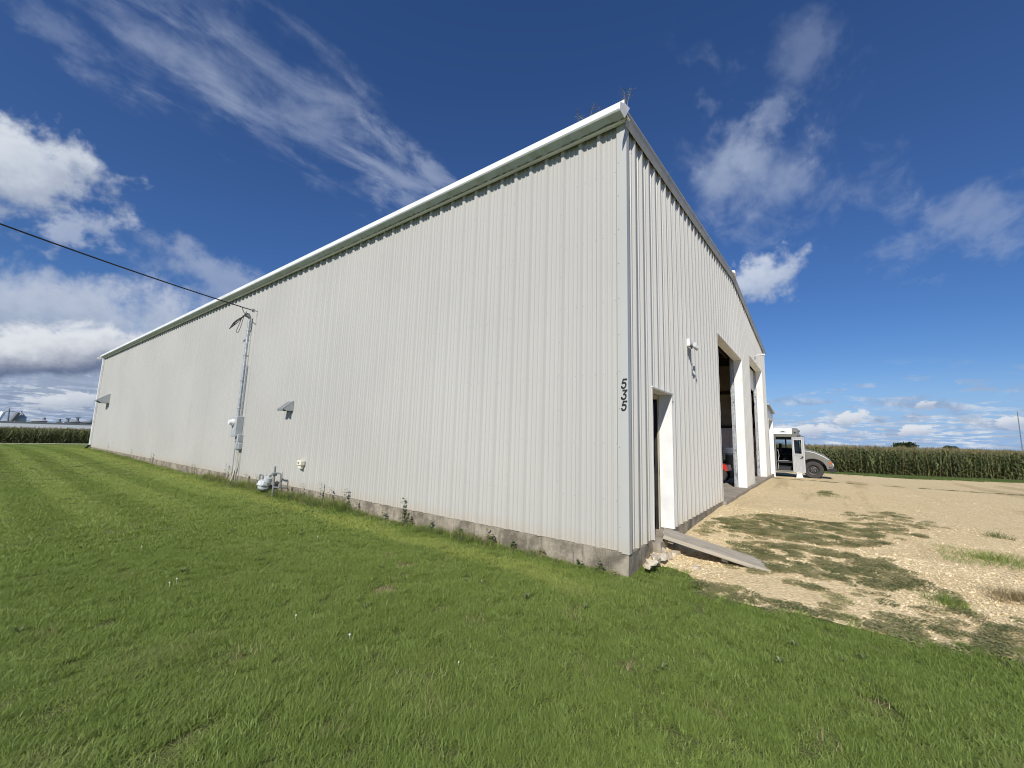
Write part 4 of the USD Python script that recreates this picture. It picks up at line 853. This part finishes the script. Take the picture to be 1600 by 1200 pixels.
def instancer(name, protos, P, yaw, scale, which, label, category, tilt=None, group=None):
    path = numbered('/World', name); pi = UsdGeom.PointInstancer.Define(stage, path); tg = []
    for k, parts in enumerate(protos):
        pth = f'{path}/{name}_form' + (f'_{k:03d}' if k else '')
        if len(parts) == 1: usdkit.mesh(stage, pth, parts[0][0], parts[0][1])
        else:
            UsdGeom.Xform.Define(stage, pth)
            for q, (m, mt, nm) in enumerate(parts): usdkit.mesh(stage, f'{pth}/{nm}', m, mt)
        tg.append(Sdf.Path(pth))
    pi.CreatePrototypesRel().SetTargets(tg); n = len(P)
    pi.CreatePositionsAttr(Vt.Vec3fArray.FromNumpy(np.asarray(P, np.float32))); pi.CreateProtoIndicesAttr(Vt.IntArray.FromNumpy(np.asarray(which, np.int32)))
    q = np.zeros((n, 4)); q[:, 0] = np.cos(yaw / 2); q[:, 3] = np.sin(yaw / 2)
    if tilt is not None:
        tx, ty = tilt; q2 = np.c_[np.ones(n), tx / 2, ty / 2, np.zeros(n)]; q2 /= np.linalg.norm(q2, axis=1, keepdims=True)
        w1, x1, y1, z1 = q2.T; w2, x2, y2, z2 = q.T
        q = np.c_[w1 * w2 - x1 * x2 - y1 * y2 - z1 * z2, w1 * x2 + x1 * w2 + y1 * z2 - z1 * y2, w1 * y2 - x1 * z2 + y1 * w2 + z1 * x2, w1 * z2 + x1 * y2 - y1 * x2 + z1 * w2]
    pi.CreateOrientationsAttr(Vt.QuathArray([Gf.Quath(*map(float, r)) for r in q]))
    s = np.asarray(scale, float); s = np.repeat(s[:, None], 3, 1) if s.ndim == 1 else s
    pi.CreateScalesAttr(Vt.Vec3fArray.FromNumpy(s.astype(np.float32)))
    tag(pi, label, category, group, 'stuff'); return pi
# lawn
r2 = np.random.default_rng(11)
def scatter(x0, x1, y0, y1, step): X, Y = np.meshgrid(np.arange(x0, x1, step), np.arange(y0, y1, step)); n = X.size; return np.c_[X.ravel() + r2.uniform(-.5, .5, n) * step, Y.ravel() + r2.uniform(-.5, .5, n) * step]
Q = np.vstack([scatter(-7.5, 1.0, -4.8, 6, .155), scatter(-9, 0.0, 6, 16, .24), scatter(-12, 0, 16, 66, .42), scatter(-12, -7.5, -4.8, 6, .4), scatter(-6, 3, -9, -4.8, .3), scatter(0, 10, 36.6, 66, .6)])
on_lawn = np.where(Q[:, 1] < .02, Q[:, 0] < lawn_edge(np.minimum(Q[:, 1], 0)) - .02 + np.where(r2.uniform(size=len(Q)) < .30, .34, .09) * r2.normal(size=len(Q)), (Q[:, 0] < -.05) | (Q[:, 1] > 36.4))
Q = Q[on_lawn]
dist = np.hypot(Q[:, 0] - CAM[0], Q[:, 1] - CAM[1])
near_p = [[(blades(480, .24, .041, .0046, r2, 1.5, .55, 2), M['blade'])] for k in range(5)]
far_p = [[(blades(360, .5, .045, .0100, r2, 1.4, .5, 2), M['blade'])] for k in range(4)]
dry_p = [[(blades(160, .22, .04, .004, r2, 1.3, .5, 2), M['straw'])], [(blades(60, .25, .05, .004, r2, 1.0, .5, 2), M['straw'])]]
nw = len(Q); which = np.where(dist < 7.5, r2.integers(0, 5, nw), 5 + r2.integers(0, 4, nw))
drop = np.zeros(nw, bool)
for cx, cy, rx in ((-2.24, 1.70, .13), (-4.58, 2.92, .14), (-1.55, 2.35, .08)):
    d = np.hypot(Q[:, 0] - cx, Q[:, 1] - cy) / rx; which[d < .85 + .3 * r2.normal(size=nw) * .4] = 9
which[(r2.uniform(size=nw) < .012) & (dist < 8)] = 10
tall = .72 + .5 * meshkit.fbm(np.c_[Q * 1.5, np.zeros(nw)], 3, 2)
S = np.where(dist < 7.5, 1.0, np.where(dist < 16, .8, 1.15)); S3 = np.c_[S, S, np.where(dist < 7.5, 1, .95) * tall]
instancer('lawn', near_p + far_p + dry_p, np.c_[Q, gh(Q[:, 0], Q[:, 1]) - .004], r2.uniform(0, 2 * PI, nw), S3, which, 'mown green grass lawn covering the foreground beside the long wall', 'lawn', (r2.normal(0, .06, nw), r2.normal(0, .06, nw)))
# clover heads and broad leaves in the turf
n = 12; cx = r2.uniform(-5.6, .2, 400); cy = r2.uniform(-2.5, 6, 400); ok = np.where(cy < 0, cx < lawn_edge(np.minimum(cy, 0)) - .1, cx < -.3); cx, cy = cx[ok][:n], cy[ok][:n]; n = len(cx)
head = trimesh.creation.icosphere(1, .007); head.apply_translation((0, 0, .05))
instancer('clover_flowers', [[(trimesh.util.concatenate([head, cone((0, 0, 0), (0, 0, .047), .0015, .0012, 5)]), M['clover'])]], np.c_[cx, cy, gh(cx, cy)], r2.uniform(0, 6, n), r2.uniform(.7, 1.2, n), np.zeros(n), 'small white clover heads dotted over the lawn', 'clover')
def rosette(n, L_, w_, r3, rise=.35):
    out = []
    for k in range(n):
        a = r3.uniform(0, 2 * PI); l = L_ * r3.uniform(.6, 1.2); t = np.linspace(0, 1, 5); c = np.c_[l * t * math.cos(a), l * t * math.sin(a), l * rise * np.sin(t * PI * .75)]
        w = w_ * np.array([.25, .8, 1, .75, .05]); s = np.array([-math.sin(a), math.cos(a), 0]); V = np.vstack([c - s * w[:, None] / 2, c + s * w[:, None] / 2, c + (0, 0, -.004)])
        F_ = [[i, i + 10, i + 11] for i in range(4)] + [[i, i + 11, i + 1] for i in range(4)] + [[i + 10, i + 5, i + 6] for i in range(4)] + [[i + 10, i + 6, i + 11] for i in range(4)]
        out.append(trimesh.Trimesh(V, F_, process=False))
    return trimesh.util.concatenate(out)
n = 45; cx = r2.uniform(-6, .2, 900); cy = r2.uniform(-3, 9, 900); ok = np.where(cy < 0, cx < lawn_edge(np.minimum(cy, 0)) - .1, cx < -.2); cx, cy = cx[ok][:n], cy[ok][:n]; n = len(cx)
instancer('broadleaf_weeds', [[(rosette(8, .05, .016, r2, .8), M['weed_green'])], [(rosette(9, .038, .014, r2, 1.0), M['weed_green'])]], np.c_[cx, cy, gh(cx, cy) + .012], r2.uniform(0, 6, n), r2.uniform(.7, 1.3, n), r2.integers(0, 2, n), 'low broad-leaved weeds scattered through the lawn', 'weeds')
# low spreading weeds on the gravel
def mat_weed(n, rad, r3):
    rr = rad * np.sqrt(r3.uniform(size=n)); a = r3.uniform(0, 2 * PI, n); P = np.c_[rr * np.cos(a), rr * np.sin(a), .006 + r3.uniform(0, .030, n) * (1 - (rr / rad) ** 2 * .7)]
    m = leaf_quads(P, .0155, r3); v = m.vertices; c = np.repeat(P, 4, 0); m.vertices = c + (v - c) * (1, 1, .22); return m
mats = [[(mat_weed(150, .11, r2), M['weed'])] for k in range(3)] + [[(mat_weed(120, .10, r2), M['weed_green'])]]
ell = [(4.4, -1.55, 1.0, 1.1, 1.1), (3.55, -.55, .8, .55, .6), (2.2, -1.75, .70, 1.0, 1.25), (1.75, -2.5, .5, .55, .55), (2.75, -2.35, .4, .5, .5), (.22, -1.3, .26, .75, .55), (.28, -2.2, .32, .8, .65), (.32, -3.0, .34, .8, .75), (.2, -.85, .25, .3, .6), (.9, -3.3, .4, .6, .5), (6.4, -3.0, 1.4, .7, .3), (.9, -1.9, .3, .5, .35), (1.35, -.8, .35, .5, .35), (.8, -4.2, .6, 1.2, .6), (5.2, -2.5, 1.2, .5, .35), (11.8, -2.05, .8, .18, .8)]
for px_, py_, r_ in ((1245, 752.5, .9), (1285, 755.5, 1.0), (1330, 759.5, .9), (1470, 769, .8), (1530, 773, .8), (1585, 776, .7), (1390, 764, .5)):
    q = at_plane(2, -.2, px_, py_); ell.append((q[0], q[1], .22, r_, .42))
PT, KD = [], []
for cx, cy, rx, ry, dn in ell:
    n = int(rx * ry * 3.1 * 95 * dn); a = r2.uniform(0, 2 * PI, n); rr = np.sqrt(r2.uniform(size=n)) * 1.15; x, y = cx + rx * rr * np.cos(a), cy + ry * rr * np.sin(a)
    keep = meshkit.fbm(np.c_[x * 1.9, y * 1.9, 0 * x], 4, 9) + .3 * (1 - rr) > .50 - .14 * dn; PT.append(np.c_[x, y][keep]); KD.append(np.where(r2.uniform(size=keep.sum()) < .22, 3, r2.integers(0, 3, keep.sum())))
PT, KD = np.vstack(PT), np.concatenate(KD); ok = (PT[:, 1] < -.12) & (PT[:, 0] > lawn_edge(np.minimum(PT[:, 1], 0)) - .12); PT, KD = PT[ok], KD[ok]; n = len(PT)
instancer('ground_weeds', mats, np.c_[PT, gh(PT[:, 0], PT[:, 1]) + .012], r2.uniform(0, 6, n), r2.uniform(.6, 1.15, n), KD, 'low olive weeds creeping in patches over the gravel by the ramp', 'weeds')
# loose stones
st_p = []
for k in range(6):
    m = trimesh.creation.icosphere(1, 1.0); v = m.vertices; m.vertices = v * (1 + .5 * (meshkit.noise(v * 1.7 + 9 * k, k)[:, None] - .5)) * (1, r2.uniform(.6, .9), r2.uniform(.45, .7)); st_p.append([(m, M['stone'])])
PS_ = []
for x0, x1, y0, y1, dn in ((.0, 3.2, -4.2, -.05, 900), (3.2, 7, -5, -.05, 260), (7, 14, -8, -.1, 40)):
    n = int((x1 - x0) * (y1 - y0) * dn); x, y = r2.uniform(x0, x1, n), r2.uniform(y0, y1, n); f = meshkit.fbm(np.c_[x * 1.4, y * 1.4, 0 * x], 3, 14); keep = (x > lawn_edge(y) - .04) & (r2.uniform(size=n) < sstep(f, .3, .62) + .12); PS_.append(np.c_[x, y][keep])
PS_ = np.vstack(PS_); n = len(PS_)
instancer('gravel_stones', st_p, np.c_[PS_, gh(PS_[:, 0], PS_[:, 1]) + .014], r2.uniform(0, 6, n), np.exp(r2.normal(math.log(.0085), .38, n)).clip(.004, .026), r2.integers(0, 6, n), 'loose tan gravel stones on the yard', 'gravel', (r2.normal(0, .4, n), r2.normal(0, .4, n)))
# tufts
def tuft(name, px, py, z, n, size, h, label, mat, cat='grass tuft', fade=1.0):
    p = at_plane(2, z, px, py); t = thing(name, label, cat, (p[0], p[1], float(gh(p[0], p[1])) + .008)); m = blades(n, 1.0, h, .006, r2, 1.2, .6, 3)
    v = m.vertices.reshape(n, -1, 3); base = v[:, 0, :2].copy(); rad = np.clip(np.linalg.norm(base, axis=1) * 2, 0, 1); nb_ = base * (size * (.35 + .65 * rad))[:, None]; v[:, :, :2] += (nb_ - base)[:, None]
    v[:, :, :2] = nb_[:, None] + (v[:, :, :2] - nb_[:, None]) ; v[:, :, 2] *= (1.1 - .5 * rad)[:, None]; m.vertices = v.reshape(-1, 3); obj('blades', m, mat, t, kind='stuff'); return t
tuft('grass_tuft', 1482, 946, -.25, 260, .34, .13, 'dark green grass tuft alone on the gravel near the lawn edge', M['blade'])
tuft('grass_tuft', 1555, 884, -.22, 1100, 1.15, .12, 'wide patch of long grass on the gravel at the right edge', M['blade'])
tuft('grass_tuft', 1590, 942, -.24, 420, .42, .17, 'dry brownish grass tuft at the right edge nearest the lawn', M['straw'])
tuft('grass_tuft', 1561, 851, -.2, 160, .35, .16, 'small dark tuft farthest out on the gravel at right', M['weed_green'])
tuft('grass_tuft', 1290, 777, -.12, 500, 1.2, .06, 'thin streak of low grass out on the open yard', M['weed_green'])
# weeds against the footing
def sprig(h, r3, n=16):
    out = [tube([(0, 0, 0), (.02, .01, h * .5), (.01 + r3.normal(0, .03), r3.normal(0, .03), h)], [.004, .003, .0015], 5)]
    P, A = [], []
    lv = []
    for k in range(n):
        z = h * r3.uniform(.12, 1); a = r3.uniform(0, 2 * PI); l = .10 * r3.uniform(.5, 1.2) * (1.2 - z / h * .7); t = np.linspace(0, 1, 4); c = np.c_[l * t * math.cos(a), l * t * math.sin(a), z + l * (.5 * t - .5 * t * t)]
        w = .022 * np.array([.2, 1, .8, .05]) ; s = np.array([-math.sin(a), math.cos(a), 0]); V = np.vstack([c - s * w[:, None], c + s * w[:, None]]); lv.append(trimesh.Trimesh(V, [[i, i + 1, i + 5] for i in range(3)] + [[i, i + 5, i + 4] for i in range(3)], process=False))
    return out, trimesh.util.concatenate(lv)
WR, WT = {}, []
for k, (px, hh) in enumerate(((352, .62), (362, .5), (384, .4), (402, .45), (452, .4), (470, .42), (500, .52), (516, .46), (540, .5), (556, .3), (600, .22), (628, .50), (634, .3), (640, .2), (672, .2), (716, .16), (762, .26), (770, .18), (800, .16), (846, .14), (905, .12), (935, .16), (960, .10), (205, .5), (168, .6), (235, .5), (300, .4))):
    y = at_plane(0, -.08, px, 700 + .2 * max(0, px - 150))[1]; s_, l_ = sprig(hh, r2, int(10 + 26 * hh)); d = y - GY; look = 'Tall leafy' if hh > .55 else ('Slender' if hh >= .4 else ('Short' if hh > .2 else 'Tiny'))
    rank_ = WR.setdefault('left' if d > 0 else 'right', 0); WR['left' if d > 0 else 'right'] += 1
    t = thing('weed', None, 'weed', (-.05 - .05 * r2.uniform(), y, float(gh(-.1, y)) - .01), 0, 'weeds along the footing')
    WT.append((t, d, look)); obj('stem', s_, M['straw'] if k % 4 == 1 else M['weed_green'], t); obj('leaves', l_, M['weed'] if k % 3 == 1 else M['weed_green'], t)
ORD = 'nearest second third fourth fifth sixth seventh eighth ninth tenth eleventh twelfth thirteenth fourteenth fifteenth sixteenth seventeenth eighteenth nineteenth twentieth twenty-first twenty-second'.split()
for side_, sg in (('right', -1), ('left', 1)):
    for i, (t, d, look) in enumerate(sorted([w for w in WT if w[1] * sg > 0], key=lambda w: abs(w[1]))):
        tag(t, f'{look.lower()} weed against the wall footing, {ORD[i]} to the {side_} of the gas meter')
n = 1260; wy = np.concatenate([r2.uniform(6.2, 14.5, 520), r2.uniform(.1, 6.2, 520), r2.uniform(14.5, 34, 220)]); wx = -.03 - np.abs(r2.normal(0, .10, n)) - .02; wd = np.where((wy > 6) & (wy < 14.5), 1.0, .5) * (.55 + .9 * meshkit.fbm(np.c_[wy * 1.1, 0 * wy, 0 * wy], 3, 4))
instancer('footing_grass', [[(blades(26, .12, .20, .006, r2, .8, .6, 3), M['weed_green'])], [(blades(22, .12, .17, .006, r2, .9, .6, 3), M['blade'])], [(blades(14, .12, .22, .004, r2, .7, .6, 3), M['straw'])]], np.c_[wx, wy, gh(wx, wy)], r2.uniform(0, 6, n), wd * r2.uniform(.6, 1.3, n), r2.choice([0, 0, 1, 1, 2], n), 'uncut grass and weeds along the footing of the long wall', 'grass')
sl = [f'wispy weed in the gutter, {w} from the roof corner' for w in ('seventh and last', 'sixth', 'fifth and tallest', 'fourth')] + ['grassy weed growing at the roof corner beside the gutter end', 'middle weed of the clump on the roof corner', 'outermost thin weed leaning off the roof corner']
for k, (px, py, hh) in enumerate(((906, 180, .20), (916, 177, .22), (921, 174, .30), (932, 172, .20), (974, 160, .26), (980, 160, .30), (990, 161, .24))):
    y = max(-.04, at_plane(0, -.14, px, py + 4)[1]) if px < 970 else -.02 - .01 * (k % 3); q = at_plane(1, y, px, py)
    t = thing('gutter_weed', sl[k], 'weed', (-.13 if px < 970 else -.10 + .025 * (k - 4), y, 6.0), 0, 'weeds in the gutter'); lean_ = r2.normal(0, .09, 2)
    obj('stem', [tube([(0, 0, 0), (lean_[0] * .3, lean_[1] * .3, hh * .5), (lean_[0], lean_[1], hh)], [.003, .0025, .001], 5)] + [tube([(lean_[0] * f, lean_[1] * f, hh * f), (lean_[0] * f + .09 * math.cos(a), lean_[1] * f + .09 * math.sin(a), hh * f + .05)], [.002, .001], 4) for f, a in zip(r2.uniform(.3, .9, 6), r2.uniform(0, 6.3, 6))], M['straw'], t)
    obj('leaves', leaf_quads(np.c_[r2.normal(0, .03, (8, 2)) + lean_ * .5, r2.uniform(.3, 1, 8) * hh], .014, r2), M['weed_green'], t)
# corn
def corn(h, r3):
    st_ = [tube([(0, 0, 0), (r3.normal(0, .03), r3.normal(0, .03), h * .88)], [.014, .008], 5)]; lv = []
    a0 = r3.uniform(0, PI)
    for k in range(12):
        z = h * (.12 + .72 * k / 11); a = a0 + PI * k + r3.normal(0, .35); l = r3.uniform(.55, .85) * (1 - .35 * abs(k - 5) / 6); t = np.linspace(0, 1, 5); up = r3.uniform(.55, .95) if k > 3 else r3.uniform(.2, .6)
        c = np.c_[l * .8 * t * math.cos(a), l * .8 * t * math.sin(a), z + l * (up * t - (up + .35) * t * t)]; w = .045 * np.array([.7, 1, .9, .55, .04]); s = np.array([-math.sin(a), math.cos(a), .25 * r3.normal()])
        lv.append(trimesh.Trimesh(np.vstack([c - s * w[:, None], c + s * w[:, None]]), [[i, i + 1, i + 6] for i in range(4)] + [[i, i + 6, i + 5] for i in range(4)], process=False))
    ts = [tube([(0, 0, h * .86), (.10 * math.cos(a), .10 * math.sin(a), h * r3.uniform(.93, .98))], [.006, .004], 3) for a in r3.uniform(0, 6.3, 6)] + [tube([(0, 0, h * .86), (0, 0, h)], [.007, .004], 3)]
    ear = [cone((.03, 0, h * .42), (.08, .01, h * .53), .028, .012, 6)]
    return [(trimesh.util.concatenate(lv + ear), M['corn_leaf'], 'leaves'), (trimesh.util.concatenate(ts + st_), M['corn_tassel'], 'tassel')]
def field(name, rows, label, h):
    P = np.vstack(rows); n = len(P); pr = [corn(1.0 * h, r2) for k in range(7)]
    instancer(name, pr, np.c_[P, gh(P[:, 0], P[:, 1]) - .02], r2.uniform(0, 2 * PI, n), np.c_[r2.uniform(.9, 1.1, n), r2.uniform(.9, 1.1, n), r2.uniform(.90, 1.05, n)], r2.integers(0, 7, n), label, 'cornfield', (r2.normal(0, .05, n), r2.normal(0, .05, n)))
cl = np.array([(34.3, 60), (34.3, -2.8), (35.0, -6.2), (36.7, -9.6), (39.4, -13.2), (60, -36), (80, -58)])
seg_ = np.r_[0, np.cumsum(np.linalg.norm(np.diff(cl, axis=0), axis=1))]
rows = []
for k in range(24):
    s_ = np.arange(20 if k > 5 else 30, seg_[-1], .17 if k < 5 else .24); s_ = s_ + r2.normal(0, .04, len(s_)); off = .76 * k
    rows.append(np.c_[np.interp(s_, seg_, cl[:, 0]) + off + r2.normal(0, .05, len(s_)), np.interp(s_, seg_, cl[:, 1]) + off * .35])
field('corn_field', rows, 'tall tasselled corn standing beyond the gravel yard at right', 2.16)
rows = []
for k in range(24):
    s_ = np.arange(-30, 26, .17 if k < 5 else .24); rows.append(np.c_[s_ + r2.normal(0, .05, len(s_)), 72 + .76 * k + r2.normal(0, .05, len(s_))])
field('corn_field', rows, 'dark green corn in front of the white warehouse at left', 2.04)
Q = np.vstack([scatter(30.4, 38, -14, 3, .3), scatter(36, 60, -36, -14, .8)]); lim = yard_far(Q[:, 1]); ok = (Q[:, 0] > lim - .35 + .5 * r2.normal(size=len(Q)) * .5) & (Q[:, 0] < np.interp(-Q[:, 1], -cl[::1, 1], cl[:, 0]) + .3); Q = Q[ok]; n = len(Q)
Q2 = scatter(-20, 12, 68.7, 72, .55); Q = np.vstack([Q, Q2]); n = len(Q)
instancer('verge_grass', [[(blades(220, .55, .10, .012, r2, .7, .5, 2), M['verge'])] for k in range(3)], np.c_[Q, gh(Q[:, 0], Q[:, 1])], r2.uniform(0, 6, n), r2.uniform(.8, 1.2, n), r2.integers(0, 3, n), 'green grass verge in front of the corn', 'grass')
